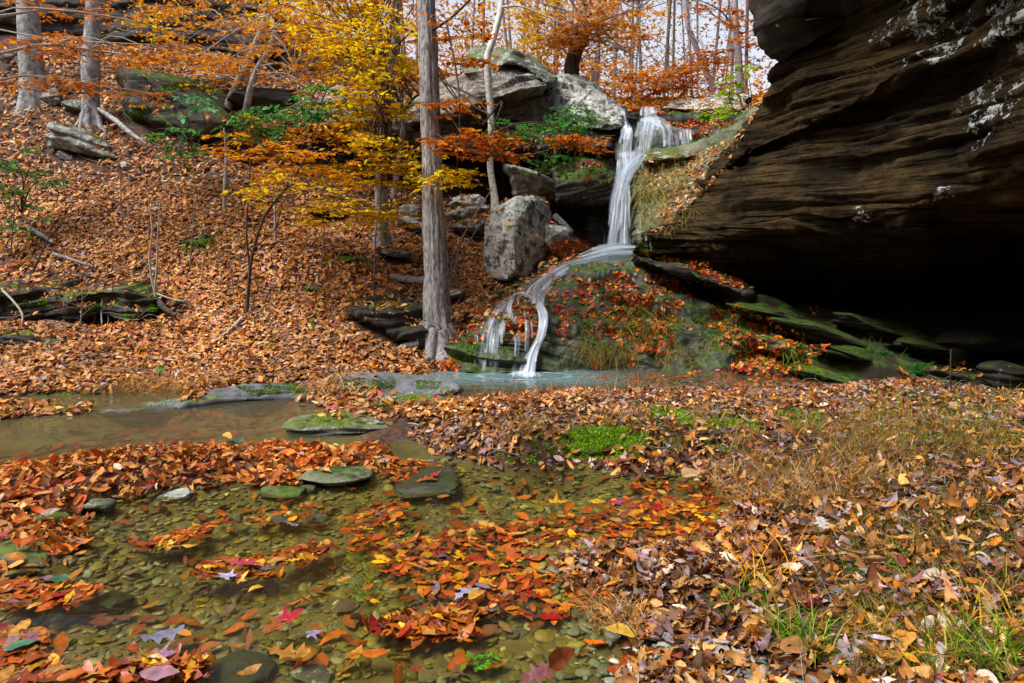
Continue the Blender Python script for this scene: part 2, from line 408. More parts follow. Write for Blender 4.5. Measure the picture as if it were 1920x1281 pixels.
# ------------------------------------------------------------------ rock builders
def _beds(t, p, k, seed):
    """broken bedding: every bed stands out by its own amount, which also changes along the bed"""
    i = np.floor(t); f = t - i
    q = p * np.array([k, k, 0])
    def bed(j):
        return np.clip(1.7 * noise(q + np.stack([0 * j, 0 * j, j * 5.37], -1), seed), -1, 1)
    v0 = bed(i); v1 = bed(i + 1)
    w_ = sstep(.78, 1.0, f)
    return v0 * (1 - w_) + v1 * w_ - .55 * np.exp(-((f - .86) / .09) ** 2) * sstep(-.5, .3, v0) - .25 * f * (v0 > 0)
def strata_disp(p, amp, freq, tilt=0.0, seed=0, warp=0.35, fine2=0.0):
    s = p[..., 2] + tilt * p[..., 0] + warp * fbm(p * np.array([1, 1, .6]), 0.45, 3, seed)
    r = amp * _beds(s * freq, p, 1.1, seed + 2)
    if fine2: r = r + fine2 * .8 * _beds(s * freq * 2.6 + 7, p, 2.3, seed + 9)
    return r
def gnormals(Pg):
    du = np.gradient(Pg, axis=0); dv = np.gradient(Pg, axis=1)
    n = np.cross(du, dv); n /= np.linalg.norm(n, axis=-1, keepdims=True) + 1e-9
    return n
SURF = {}
def surf(name, label, A, B, ctrl, mat, nu=120, nv=60, c=60, amp=0.03, freq=9, tilt=0, lump=0.06, lscale=1.5, seed=1, edge=0.35, ew=0.07, back=(0.1, 1.4, -0.15), warp=0.35, cat='rock', fdep=None, edges=(1, 1, 1, 1), group=None, fine=0.0, parent=None, fine2=0.0):
    """closed rock with a front face spanned between outline curves A and B (photo positions), depths from control points"""
    A = np.array(A, float); B = np.array(B, float)
    la = smoothline(A, nu); lb = smoothline(B, nu)
    v = np.linspace(0, 1, nv)
    q = la[:, None] * (1 - v)[None, :, None] + lb[:, None] * v[None, :, None]
    dep = MQ(np.array([(a, b) for a, b, _ in ctrl]), [k for _, _, k in ctrl], c=c, reg=1e-2)
    SURF[name] = dep
    D = dep(q)
    if fdep is not None: D = D + fdep(q)
    uu = np.linspace(0, 1, nu)[:, None]; vv = v[None]
    def er(t, on): return on * (1 - np.sqrt(np.clip(1 - (1 - np.clip(t / ew, 0, 1)) ** 2, 0, 1)))
    D = D + edge * np.maximum.reduce([er(uu, edges[0]) + 0 * vv, er(1 - uu, edges[1]) + 0 * vv, er(vv, edges[2]) + 0 * uu, er(1 - vv, edges[3]) + 0 * uu])
    W = P(q[..., 0], q[..., 1], D)
    n = gnormals(W)
    tocam = np.array([0, 0, CAMZ]) - W
    sg = np.sign((n * tocam).sum(-1).mean()); n = n * sg
    d = strata_disp(W, amp, freq, tilt, seed, warp, fine2) + lump * fbm(W, lscale, 4, seed + 20)
    if fine: d = d + fine * fbm(W, 9, 3, seed + 40)
    W = W + n * d[..., None]
    ac = Acc()
    bk = W[::4, ::4] if False else W
    back = np.asarray(back, float)
    # back sheet, pinched towards its centre
    cen = W.mean((0, 1))
    ui = np.linspace(0, nu - 1, max(6, nu // 6)).astype(int); vi = np.linspace(0, nv - 1, max(5, nv // 6)).astype(int)
    f = gridfaces(nu, nv)
    if sg < 0: f = f
    ac.add(W, f)
    Bk = (W - cen) * 0.9 + cen + back
    ac.add(Bk, f[:, ::-1])
    nn = nu * nv
    loop = np.concatenate([np.arange(nu) * nv, (nu - 1) * nv + np.arange(1, nv), (np.arange(nu - 2, -1, -1)) * nv + nv - 1, np.arange(nv - 2, 0, -1)])
    nx = np.roll(loop, -1)
    ac.F.append(np.stack([loop, loop + nn, nx + nn, nx], 1))
    o = ac.build(name, mat, parent)
    if not parent: tag(o, label, cat, group)
    return o
_ico = {}
def ico(sub):
    if sub not in _ico:
        import bmesh
        bm = bmesh.new(); bmesh.ops.create_icosphere(bm, subdivisions=sub, radius=1)
        _ico[sub] = (np.array([v.co[:] for v in bm.verts]), np.array([[v.index for v in f.verts] for f in bm.faces])); bm.free()
    return _ico[sub]
def rotm(rx, ry, rz):
    from mathutils import Euler
    return np.array(Euler((rx, ry, rz)).to_matrix())
def rock_verts(seed, sub=5, box=0.55, cuts=12, lump=0.10, strata=0.05, sfreq=4.0, fine=0.05):
    v, f = ico(sub); rg = np.random.default_rng(seed)
    p = v / (np.abs(v) ** (2 / (1 - box * 0.75)) ).sum(1)[:, None] ** ((1 - box * 0.75) / 2)
    for k in range(cuts):
        n = rg.normal(size=3); n /= np.linalg.norm(n); d = rg.uniform(0.52, 0.9)
        s = p @ n; p = p - n * np.clip(s - d, 0, None)[:, None] * 0.93
    r = 1 + lump * fbm(p, 1.3, 3, seed) + fine * fbm(p, 6, 3, seed + 3)
    s = p[:, 2] + 0.3 * noise(p * 1.2, seed + 9)
    r = r + strata * np.tanh(3 * noise(np.stack([s * sfreq, 0.3 * p[:, 0], 0.3 * p[:, 1]], -1), seed + 4)) * (1 - np.abs(v[:, 2]) ** 3)
    p = p * np.stack([r, r, 1 + (r - 1) * 0.6], -1)
    return p, f
def rock(px, py, Y, wpx, hpx, label, mat='grey_rock', dep=0.7, rot=(0, 0, 0), seed=None, name='boulder', cat='boulder', sub=5, group=None, z=None, **k):
    seed = seed if seed is not None else int(px * 7 + py)
    p, f = rock_verts(seed, sub, **k)
    sx = wpx * Y / F / 2; sz = hpx * Y / F / 2; sy = dep * sx if dep < 5 else dep - 5
    p = p * np.array([sx, sy, sz]); p = p @ rotm(*rot).T
    c0 = P(px, py, Y) if z is None else G(px, py, z)
    ac = Acc(); ac.add(p + c0, f)
    o = ac.build(name, M[mat], loc=c0)
    return tag(o, label, cat, group)
# ------------------------------------------------------------------ the great overhanging boulder on the right
A = [(1186,470),(1205,448),(1270,400),(1335,325),(1392,250),(1436,195),(1452,130),(1500,68),(1560,-5),(1625,-150),(1720,-350),(2050,-700),(2600,-1100)]  # last points reach overhead out of view, shaped to shade face and right bank
B = [(1188,474),(1250,510),(1330,545),(1440,585),(1600,615),(1760,640),(1950,680),(2150,730),(2350,790),(2550,830),(2750,850),(2900,870),(3000,880)]
ctrl = [(1190,470,8.9),(1270,400,9.1),(1335,325,9.4),(1392,250,9.5),(1436,195,9.3),(1452,130,9.0),(1560,0,8.2),(1625,-150,7.0),(1720,-350,5.6),(2050,-700,3.6),(2600,-1100,2.2),
        (1500,210,8.2),(1400,350,8.2),(1340,445,8.0),(1500,440,7.5),(1700,435,6.5),(1900,375,5.5),(1600,100,7.6),(1600,300,7.3),(1800,100,6.1),(1800,300,5.9),(1900,200,5.3),
        (2200,100,4.2),(2200,400,4.4),(2800,0,2.8),(1500,520,8.7),(1700,500,8.0),(1900,450,7.2),(1700,560,9.2),(1900,560,8.8),(1600,600,9.6),(1900,650,9.4),(2200,650,8),(1300,510,8.9),(1420,560,9.4),(2800,700,6),(2800,450,4),(2200,-100,3.9),(2000,30,4.9)]
def ledge(q):
    x, y = q[..., 0], q[..., 1]
    ly = np.interp(x, [1250,1313,1400,1487,1613,1747,1920], [400,350,290,253,200,140,70])
    d = y - ly
    k = sstep(-6, 8, d) * np.exp(-np.clip(d, 0, None) / 90.0) * 0.28 * sstep(1230, 1330, x) * sstep(1900, 1700, x)
    lip = -0.10 * np.exp(-((d + 12) / 16.0) ** 2) * sstep(1230, 1330, x) * sstep(1900, 1700, x)
    ly2 = np.interp(x, [1300,1450,1600,1750,1920], [470,455,400,395,350]); d2 = y - ly2
    return k + lip + 0.0 * d2
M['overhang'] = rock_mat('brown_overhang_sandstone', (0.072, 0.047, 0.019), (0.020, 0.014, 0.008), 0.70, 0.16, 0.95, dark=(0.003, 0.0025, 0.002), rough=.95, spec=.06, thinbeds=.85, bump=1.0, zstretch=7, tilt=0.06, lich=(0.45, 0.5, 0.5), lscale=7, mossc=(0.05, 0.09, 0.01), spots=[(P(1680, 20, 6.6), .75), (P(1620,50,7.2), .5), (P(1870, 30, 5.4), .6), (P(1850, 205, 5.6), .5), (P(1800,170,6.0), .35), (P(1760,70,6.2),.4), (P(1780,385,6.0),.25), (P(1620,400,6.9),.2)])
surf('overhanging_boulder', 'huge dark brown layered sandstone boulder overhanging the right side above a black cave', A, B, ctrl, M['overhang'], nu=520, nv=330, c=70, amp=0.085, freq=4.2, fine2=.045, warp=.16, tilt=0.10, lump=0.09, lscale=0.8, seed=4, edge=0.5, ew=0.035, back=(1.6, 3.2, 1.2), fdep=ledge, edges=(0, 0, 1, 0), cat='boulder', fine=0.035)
A = [(1405,-320),(1411,0),(1409,50),(1424,88),(1446,114)]
B = [(1900,-320),(1650,-10),(1600,30),(1530,80),(1466,122)]
surf('hanging_rock', 'black rounded rock hanging beside the top left edge of the huge overhanging boulder', A, B, [(1411,0,8.6),(1424,88,8.7),(1446,114,8.6),(1560,0,8.0),(1490,60,8.1),(1480,0,7.9),(1500,-300,7),(1900,-300,6)], M['dark_rock'], 70, 60, 50, 0.04, 5, 0, 0.12, seed=9, edge=0.5, ew=0.15, back=(0.6, 1.6, 0.5), edges=(0, 1, 1, 0), cat='rock')

# sloping slabs on the cave floor
M['cave_rock'] = rock_mat('cave_floor_stone', (0.035, 0.030, 0.018), (0.014, 0.012, 0.009), 0.15, 0.36, 0.8, rough=.9, spec=.1, zstretch=5, tilt=0.2, mossc=(0.05, 0.09, 0.015))  # base colours darkened to stand in for the shade of the cave
A = [(1190,478),(1240,486),(1320,500),(1395,525),(1418,542)]
B = [(1196,486),(1240,503),(1310,522),(1380,546),(1412,556)]
surf('mouth_rock', 'flat tongue of grey rock with red leaves at the left mouth of the cave', A, B, [(1190,480,8.3),(1240,490,8.5),(1320,505,8.4),(1400,530,8.2),(1200,492,8.1),(1240,503,8.0),(1310,522,7.95),(1400,555,7.9)], M['dark_rock'], 80, 24, 30, 0.03, 14, 0, 0.09, lscale=3, seed=12, edge=0.12, back=(0, 0.9, -0.12))
A = [(1380,560),(1470,572),(1600,590),(1760,625),(1950,668),(2200,700)]
B = [(1380,700),(1480,712),(1600,722),(1750,740),(1950,765),(2200,800)]
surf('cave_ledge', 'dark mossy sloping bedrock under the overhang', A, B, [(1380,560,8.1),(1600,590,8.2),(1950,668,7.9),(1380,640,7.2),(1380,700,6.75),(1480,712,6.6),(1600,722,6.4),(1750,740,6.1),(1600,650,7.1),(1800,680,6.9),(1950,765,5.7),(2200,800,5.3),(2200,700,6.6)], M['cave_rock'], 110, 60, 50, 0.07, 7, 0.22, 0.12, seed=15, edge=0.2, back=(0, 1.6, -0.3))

# ------------------------------------------------------------------ mound of rock under the lower cascade
A = [(826,700),(834,660),(850,620),(874,578),(912,548),(960,522),(1020,500),(1080,482),(1140,468),(1190,466),(1240,500),(1310,545),(1400,572),(1470,600)]
B = [(830,704),(850,704),(880,704),(915,704),(950,704),(985,704),(1020,704),(1060,704),(1110,704),(1170,706),(1230,708),(1300,710),(1390,712),(1470,714)]
MC = [(826,700,7.1),(850,620,7.55),(874,578,7.95),(912,548,8.3),(960,522,8.6),(1020,500,8.9),(1080,482,9.2),(1140,468,9.4),(1190,466,9.2),(1240,500,8.7),(1310,545,8.5),(1400,572,8.4),(1470,600,8.0),
      (850,704,7.0),(950,704,6.95),(1060,704,6.9),(1170,706,6.95),(1300,710,6.9),(1470,714,6.85),(900,650,7.12),(980,650,7.08),(1060,650,7.1),(960,590,7.35),(1000,560,7.65),(1060,540,8.0),(1120,510,8.5),(1100,600,7.4),
      (1200,640,7.25),(1300,640,7.3),(1200,560,7.9),(1300,590,7.8),(900,600,7.45),(1400,650,7.3),(1180,490,8.9)]
M['mound'] = rock_mat('green_wet_bedrock', (0.075, 0.09, 0.055), (0.018, 0.02, 0.013), 0.35, 0.42, 0.6, mossc=(0.06, 0.10, 0.012), lich=(0.20, 0.27, 0.19), lscale=5, rough=0.5, spec=0.4, dark=(0.02, 0.022, 0.015))
surf('cascade_mound', 'rounded green mossy rock mound that the lower cascade slides down', A, B, MC, M['mound'], 300, 150, 40, 0.10, 4.5, 0.15, 0.17, fine2=.035, lscale=2.6, seed=21, edge=0.15, ew=0.05, back=(0, 1.0, -0.3), edges=(1, 1, 1, 0), fine=.03, cat='rock')
MOUND = SURF['cascade_mound']

M['ledge_rock'] = rock_mat('dark_mossy_ledge_stone', (0.06, 0.05, 0.04), (0.025, 0.02, 0.016), 0.3, 0.36, 0.7, mossc=(0.09, 0.16, 0.012), zstretch=5)
M['pool_rock'] = rock_mat('blue_grey_pool_stone', (0.19, 0.20, 0.23), (0.12, 0.125, 0.14), 0.2, 0.22, 0.3, mossc=(0.10, 0.16, 0.02))
# ------------------------------------------------------------------ ledges behind and beside the upper falls
def S(name, label, A, B, ctrl, mat, **k):
    k.setdefault('fine', .03); k.setdefault('fine2', .02); k.setdefault('nu', 90); k.setdefault('nv', 50); k.setdefault('c', 40)
    return surf(name, label, A, B, ctrl, M[mat] if isinstance(mat, str) else mat, **k)
# falls wall: black wet bedrock steps
S('falls_wall', 'black wet rock wall stepping down behind the upper waterfall', [(1120,195),(1200,199),(1290,205),(1400,205)], [(1095,480),(1160,476),(1240,478),(1330,480)],
  [(1120,195,11.4),(1200,199,11.4),(1290,205,11.4),(1400,205,11.2),(1120,240,11.3),(1200,236,11.3),(1290,240,11.2),(1180,262,10.9),(1250,262,10.9),(1160,290,10.7),(1230,292,10.6),(1290,290,10.6),(1130,300,10.9),(1160,345,10.6),(1220,345,10.3),(1300,330,10.2),
   (1100,400,10.9),(1160,400,10.8),(1220,420,10.1),(1100,480,10.6),(1160,476,10.5),(1240,478,9.8),(1330,480,9.6)], 'wet_rock', nu=110, nv=110, amp=0.06, freq=6, lump=0.08, seed=31, edge=0.2, back=(0, 1.2, -0.2))
# lip shelves
S('falls_lip_rock', 'flat pale stone shelf at the very top right of the upper waterfall', [(1262,187),(1300,184),(1345,178),(1400,182)], [(1240,204),(1290,208),(1345,206),(1400,206)], [(1262,187,12.4),(1400,182,12.2),(1240,204,11.7),(1400,206,11.5),(1320,195,11.7)], 'white_rock', nu=50, nv=16, amp=0.02, lump=0.05, seed=33, edge=0.2, back=(0, 0.8, -0.05))
# left shoulder block with lichen
S('shoulder_rock', 'lichen spotted rock shoulder left of the upper waterfall top', [(1000,215),(1008,172),(1045,142),(1085,140),(1125,165),(1150,184),(1172,198)], [(1005,232),(1030,238),(1065,242),(1090,244),(1125,244),(1150,242),(1166,240)],
  [(1000,215,11.4),(1045,142,11.8),(1085,140,11.9),(1125,165,11.6),(1172,198,11.3),(1005,232,11.2),(1065,242,10.9),(1166,240,10.8),(1080,190,11.3),(1120,205,11.0)], 'white_rock', nu=100, nv=60, c=15, amp=0.04, freq=9, tilt=.3, lump=0.10, lscale=2.5, seed=35, edge=0.2, back=(0, 1.5, -0.1), fine=.04)
S('jutting_ledge', 'dark undercut ledge with fallen leaves left of the upper falls', [(905,228),(960,226),(1040,236),(1110,248),(1150,254)], [(900,268),(960,282),(1040,288),(1100,300),(1150,300)],
  [(905,228,11.3),(1040,236,11.1),(1150,254,10.9),(900,268,10.9),(960,282,10.7),(1040,270,10.5),(1040,290,10.8),(1150,285,10.5),(1150,300,10.8)], 'dark_rock', amp=0.05, lump=0.06, seed=37, edge=0.25, back=(0, 1.0, -0.1))
S('layered_block', 'squared dark block with layered edge left of the falling water', [(1034,318),(1060,300),(1100,296),(1150,300),(1160,308)], [(1045,378),(1065,385),(1100,392),(1135,392),(1152,385)],
  [(1034,318,10.6),(1060,300,10.9),(1150,300,10.8),(1045,378,10.3),(1100,392,10.3),(1152,385,10.3),(1100,340,10.15)], 'moss_rock', amp=0.05, freq=10, tilt=-0.2, lump=0.08, seed=39, edge=0.25, back=(0, 1.0, -0.1))
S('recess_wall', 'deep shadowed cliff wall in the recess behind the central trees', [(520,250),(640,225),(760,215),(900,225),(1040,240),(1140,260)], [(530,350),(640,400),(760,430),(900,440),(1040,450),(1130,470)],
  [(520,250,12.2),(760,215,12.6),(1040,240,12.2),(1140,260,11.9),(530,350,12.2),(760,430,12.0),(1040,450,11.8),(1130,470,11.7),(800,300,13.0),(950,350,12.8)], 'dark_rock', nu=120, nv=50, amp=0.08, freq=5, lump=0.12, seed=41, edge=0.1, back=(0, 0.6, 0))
# the big slanted slab pile
S('upper_slab', 'green mossy rounded cap slab on top of the slab pile', [(860,128),(885,88),(925,84),(970,100),(1010,115),(1040,142),(1042,150)], [(862,134),(880,140),(920,132),(960,118),(1000,138),(1022,154),(1036,158)],
  [(860,128,11.6),(925,84,12.0),(1010,115,11.6),(1042,150,11.2),(862,134,11.3),(920,132,11.1),(1000,138,11.0),(1036,158,10.9),(950,105,11.3)], 'slab_moss', nu=90, nv=36, amp=0.03, lump=0.08, seed=43, edge=0.3, back=(0, 1.3, -0.05))
S('slanted_slab', 'large pale brown tilted sandstone slab left of the waterfall top', [(752,196),(800,168),(850,143),(920,130),(985,124),(1022,152)], [(756,232),(800,230),(850,218),(915,192),(975,172),(1026,160)],
  [(752,196,11.3),(850,143,11.4),(985,124,11.3),(1022,152,10.9),(756,232,11.0),(850,218,10.7),(915,192,10.7),(975,172,10.6),(1026,160,10.7),(880,175,10.75)], 'tan_rock', nu=110, nv=44, amp=0.035, freq=8, tilt=-0.35, lump=0.05, seed=45, edge=0.25, back=(0, 1.6, -0.05), ew=0.09)
S('lower_slab', 'smooth grey brown slab wedged beneath the tilted slab', [(770,236),(850,224),(915,196),(985,180),(1040,190),(1075,225)], [(775,262),(850,270),(915,268),(985,262),(1045,262),(1085,260)],
  [(770,236,11.5),(915,196,11.5),(1040,190,11.3),(1075,225,11.1),(775,262,11.2),(915,268,11.1),(1045,262,10.9),(1085,260,10.9),(950,225,11.3)], 'tan_rock', nu=110, nv=40, amp=0.05, freq=7, tilt=-0.12, lump=0.06, seed=47, edge=0.25, back=(0, 1.3, -0.05))
S('shadowed_block', 'brown block of rock behind the yellow leaves left of the tilted slab', [(560,190),(620,168),(680,172),(740,182),(790,190)], [(580,238),(640,242),(690,246),(740,250),(790,250)],
  [(560,190,12.0),(620,168,12.1),(790,190,11.6),(580,238,11.5),(690,246,11.4),(790,250,11.3),(680,205,11.3)], 'tan_rock', nu=80, nv=34, amp=0.04, lump=0.12, seed=49, edge=0.3, back=(0, 1.3, -0.05))
# bank right of the falls
S('grassy_bank_rock', 'leaf and grass covered bank rock right of the falling water', [(1200,300),(1225,280),(1265,276),(1310,268),(1360,235),(1395,215),(1440,200)], [(1186,455),(1205,462),(1230,455),(1262,425),(1310,370),(1360,315),(1430,250)],
  [(1200,300,10.2),(1265,276,10.6),(1360,235,10.6),(1440,200,10.3),(1186,455,9.2),(1230,455,9.0),(1262,425,9.1),(1310,370,9.4),(1360,315,9.6),(1430,250,9.8),(1230,370,9.6),(1300,310,9.9)], 'creek_rock', nu=90, nv=60, amp=0.05, lump=0.09, seed=51, edge=0.2, back=(0.2, 1.2, -0.2))
S('falls_step_rock', 'pale flat stone in front of the right hand upper step of the falls', [(1205,290),(1230,278),(1270,276),(1310,283)], [(1210,305),(1235,300),(1275,296),(1306,294)], [(1205,290,10.2),(1270,276,10.5),(1310,283,10.3),(1210,305,10.0),(1275,296,10.0),(1306,294,10.1)], 'slab_moss', nu=40, nv=16, amp=0.015, lump=0.03, seed=53, edge=0.1, back=(0, 0.5, -0.05))
# dark cliff band upper left
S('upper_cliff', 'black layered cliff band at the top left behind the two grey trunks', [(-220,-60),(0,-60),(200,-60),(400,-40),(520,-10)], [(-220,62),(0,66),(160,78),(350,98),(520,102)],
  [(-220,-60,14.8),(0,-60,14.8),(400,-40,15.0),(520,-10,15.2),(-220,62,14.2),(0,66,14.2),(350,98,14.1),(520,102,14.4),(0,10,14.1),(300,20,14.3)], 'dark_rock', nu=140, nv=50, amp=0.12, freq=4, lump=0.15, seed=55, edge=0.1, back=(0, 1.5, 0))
# mossy undercut ledges on the left bank
S('mossy_ledge', 'long low mossy rock ledge with a black hollow below it on the left bank', [(-90,548),(20,540),(120,546),(200,543),(250,538),(300,556)], [(-90,618),(20,616),(100,618),(170,612),(235,602),(300,585)],
  [(-90,545,7.45),(120,546,7.5),(250,538,7.65),(300,556,7.7),(-90,572,7.25),(120,572,7.25),(230,568,7.4),(-90,592,7.62),(20,590,7.62),(100,592,7.62),(200,588,7.6),(-90,618,7.45),(100,618,7.4),(235,602,7.4),(300,585,7.6)], 'ledge_rock', nu=140, nv=50, c=10, amp=0.06, freq=14, lump=0.07, lscale=2.5, seed=57, edge=0.08, back=(0, 0.8, 0.1), fine=.02)
S('low_mossy_ledge', 'shorter mossy rock ledge beneath the long one on the left bank', [(-90,640),(20,630),(90,634),(150,640),(168,652)], [(-90,668),(20,668),(90,666),(140,668),(164,664)],
  [(-90,640,6.85),(90,634,6.85),(168,652,6.85),(-90,650,6.68),(90,650,6.68),(-90,668,6.8),(90,666,6.8),(164,664,6.78)], 'ledge_rock', nu=90, nv=22, c=8, amp=0.04, lump=0.05, lscale=3, seed=59, edge=0.06, back=(0, 0.5, 0.05), fine=.015)
S('root_ledge', 'mossy rock ledge running left from the foot of the big central trunk', [(640,566),(690,548),(740,546),(775,552),(800,566)], [(655,580),(695,604),(730,620),(765,640),(796,656)],
  [(640,566,7.75),(740,546,7.75),(800,566,7.75),(655,580,7.55),(740,626,7.3),(796,656,7.25),(740,585,7.3),(790,610,7.4)], 'ledge_rock', nu=100, nv=44, c=25, amp=0.06, lump=0.14, lscale=2.5, seed=61, edge=0.12, back=(0, 0.8, 0.0), fine=.02)
# pool edge slabs
S('pool_edge_slab', 'low grey blue rock with a moss strip along the far edge of the left pool', [(100,770),(250,760),(330,752),(380,738),(430,728),(500,720),(570,720),(605,730)], [(100,780),(250,772),(335,766),(380,760),(430,753),(500,750),(570,748),(605,742)],
  [(100,770,5.35),(250,760,5.42),(330,752,5.5),(430,728,5.75),(570,720,5.9),(605,730,5.9),(100,780,5.15),(250,772,5.2),(335,766,5.3),(430,753,5.5),(570,748,5.6),(605,742,5.7)], 'pool_rock', nu=140, nv=24, c=20, amp=0.015, lump=0.05, lscale=2.5, seed=63, edge=0.1, back=(0, 0.5, -0.1))
S('round_pool_slab', 'long rounded mossy slab between the left pool and the cascade pool', [(585,724),(640,708),(700,702),(770,702),(830,710),(868,728)], [(590,748),(640,751),(700,750),(760,746),(820,742),(860,736)],
  [(585,724,5.9),(700,702,6.2),(830,710,6.2),(868,728,5.95),(590,748,5.6),(700,750,5.55),(820,742,5.7),(860,736,5.8),(700,722,5.75)], 'pool_rock', nu=110, nv=30, c=25, amp=0.015, lump=0.05, lscale=2, seed=65, edge=0.15, back=(0, 0.5, -0.1))

# ------------------------------------------------------------------ single boulders
R = rock
def hull_rock(name, label, pts, mat, cuts=14, amp=.02, seed=1, cat='boulder', sc=2.2, back=(0, .55, 0)):
    import bmesh
    W = np.array([P(*q) for q in pts]); W = np.concatenate([W, W * [1, 1, .97] + back]); cc = W.mean(0)
    bm = bmesh.new()
    for q in W: bm.verts.new(q - cc)
    bmesh.ops.convex_hull(bm, input=bm.verts)
    bmesh.ops.bevel(bm, geom=[e for e in bm.edges if e.calc_face_angle(0) > .35], offset=.012, segments=1, affect='EDGES')
    bmesh.ops.triangulate(bm, faces=bm.faces)
    for _ in range(5):
        es = [e for e in bm.edges if e.calc_length() > .035]
        if not es: break
        bmesh.ops.subdivide_edges(bm, edges=es, cuts=1); bmesh.ops.triangulate(bm, faces=bm.faces)
    bmesh.ops.remove_doubles(bm, verts=bm.verts, dist=.001); bm.normal_update()
    V = np.array([v.co[:] for v in bm.verts]); Nn = np.array([v.normal[:] for v in bm.verts]); Fc = np.array([[v.index for v in f.verts] for f in bm.faces]); bm.free()
    d = amp * 2.2 * fbm(V, sc, 3, seed) + amp * _beds((V[:, 2] + .35 * V[:, 0]) * 7, V, 1.5, seed) * .5 + amp * .8 * fbm(V, 14, 3, seed + 3)
    ac = Acc(); ac.add(V + Nn * d[:, None] + cc, Fc)
    return tag(ac.build(name, M[mat], loc=cc), label, cat)
hull_rock('tall_boulder', 'tall upright boulder with white lichen face and dark right side left of the cascade', [(913,405,9.2),(932,384,9.0),(966,369,9.05),(1006,368,9.3),(1031,386,9.6),(962,425,8.62),(966,508,8.5),(911,518,8.95),(948,527,8.6),(1036,440,9.55),(1012,488,9.2),(986,522,8.8),(908,460,9.1)], 'white_rock', seed=3, back=(.05, .5, 0))
R(1040,455,9.3,60,64,'dark grey angular rock leaning behind the tall lichen boulder','grey_rock',seed=5)
R(995,352,11.0,120,66,'grey fractured slab above the tall lichen boulder','grey_rock',dep=0.8,rot=(0,0.35,0.2),seed=8,strata=0.09)
R(880,385,10.6,70,40,'pale flat stone topmost in the rubble beside the white birch foot','white_rock',seed=9,strata=0.1,rot=(0,-0.1,0.3))
R(868,402,10.3,60,24,'thin pale stone second from top in the rubble beside the birch','white_rock',seed=10,rot=(0,-0.15,0.2))
R(880,424,10.0,80,34,'mossy pale stone lowest in the rubble beside the birch','slab_moss',seed=11)
R(790,420,10.0,90,30,'flat pale green stone left of the rubble behind the big trunk','slab_moss',seed=13,rot=(0,0.2,0))
R(748,474,9.0,64,26,'flat grey stone lying on leaves left of the big trunk','slab_moss',seed=14,rot=(0,-0.05,0.2))
R(770,398,10.5,60,30,'mossy stone behind the big trunk at the recess mouth','slab_moss',seed=15)
R(165,272,11.0,170,62,'long dark lichen boulder lying on the leafy slope below the grey trunks','grey_rock',dep=0.6,rot=(0,0.28,0),seed=16,sub=6,strata=0.08)
R(330,205,11.8,220,120,'large mossy boulder with a black hollow beneath it on the upper slope','moss_rock',dep=0.6,rot=(0,0.12,0.2),seed=217,sub=6,box=0.35,cuts=10,lump=.35)
R(252,142,13.0,40,20,'small grey stone on the slope right of the second grey trunk','grey_rock',seed=18)
R(480,190,12.2,140,60,'dark rock mass behind the leaning thin trunks','dark_rock',seed=19)
R(400,160,12.4,90,34,'lichen topped stone behind the big mossy boulder','white_rock',seed=20)
R(96,182,12.0,40,34,'small lichen rock at the right foot of the thick left trunk','grey_rock',seed=22)
R(145,200,11.8,50,24,'small pale green stone between the two grey trunks','slab_moss',seed=23)
R(10,108,13.0,26,24,'small grey rock at the left picture edge beside the thick trunk','grey_rock',seed=24)
R(132,298,10.7,44,14,'short pointed flat stone below the long dark boulder','grey_rock',seed=25,rot=(0,0.5,0))
R(238,312,10.5,26,16,'small pale stone under the right end of the long dark boulder','white_rock',seed=26)
R(380,458,9.0,104,42,'bright mossy stone block in the middle of the leafy slope','moss_rock',dep=0.8,seed=27,box=0.8)
R(305,392,9.7,46,16,'small flat lichen stone on the slope above the bright mossy block','grey_rock',seed=28)
R(648,490,8.8,70,26,'small mossy stone on the slope left of the understory trees','moss_rock',seed=29)
R(588,543,8.1,46,14,'low flat mossy stone on the slope left of the root ledge','moss_rock',seed=30)
R(610,400,9.9,90,20,'dark flat stone under the yellow leaves at the recess edge','dark_rock',seed=31)
R(855,552,8.2,50,22,'flat grey stone behind the foot of the big trunk','grey_rock',seed=32)
R(1005,530,8.6,50,18,'small grey stone under the tall lichen boulder','grey_rock',seed=33)
R(1350,196,12.6,60,34,'pale blocky stone right of the falls top','white_rock',seed=34)
R(1290,192,12.8,40,20,'small mossy stone just right of the falls crest','grey_rock',seed=35)
R(1385,190,12.4,44,24,'pale stone against the great boulder at the falls top','white_rock',seed=36)
# broken slabs on the cave floor
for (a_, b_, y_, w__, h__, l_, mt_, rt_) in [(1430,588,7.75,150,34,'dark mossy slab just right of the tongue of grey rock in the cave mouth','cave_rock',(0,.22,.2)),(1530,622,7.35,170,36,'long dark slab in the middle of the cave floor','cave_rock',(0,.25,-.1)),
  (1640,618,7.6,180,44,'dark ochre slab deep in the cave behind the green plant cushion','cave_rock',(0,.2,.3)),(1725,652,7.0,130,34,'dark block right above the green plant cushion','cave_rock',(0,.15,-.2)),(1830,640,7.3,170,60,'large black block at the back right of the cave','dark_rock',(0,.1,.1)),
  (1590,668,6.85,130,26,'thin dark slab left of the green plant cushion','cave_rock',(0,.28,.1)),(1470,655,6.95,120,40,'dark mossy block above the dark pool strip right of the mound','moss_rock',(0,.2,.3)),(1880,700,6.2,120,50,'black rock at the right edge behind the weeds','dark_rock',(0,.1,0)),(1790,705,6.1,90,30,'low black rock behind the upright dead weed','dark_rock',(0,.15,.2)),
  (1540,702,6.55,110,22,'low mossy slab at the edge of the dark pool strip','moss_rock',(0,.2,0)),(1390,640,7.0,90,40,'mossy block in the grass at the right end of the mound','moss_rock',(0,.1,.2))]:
    R(a_, b_, y_, w__, h__, l_, mt_, dep=.7, rot=rt_, name='cave_rock', cat='rock', sub=5, box=.7, strata=.09, seed=int(a_ * 3 + b_))
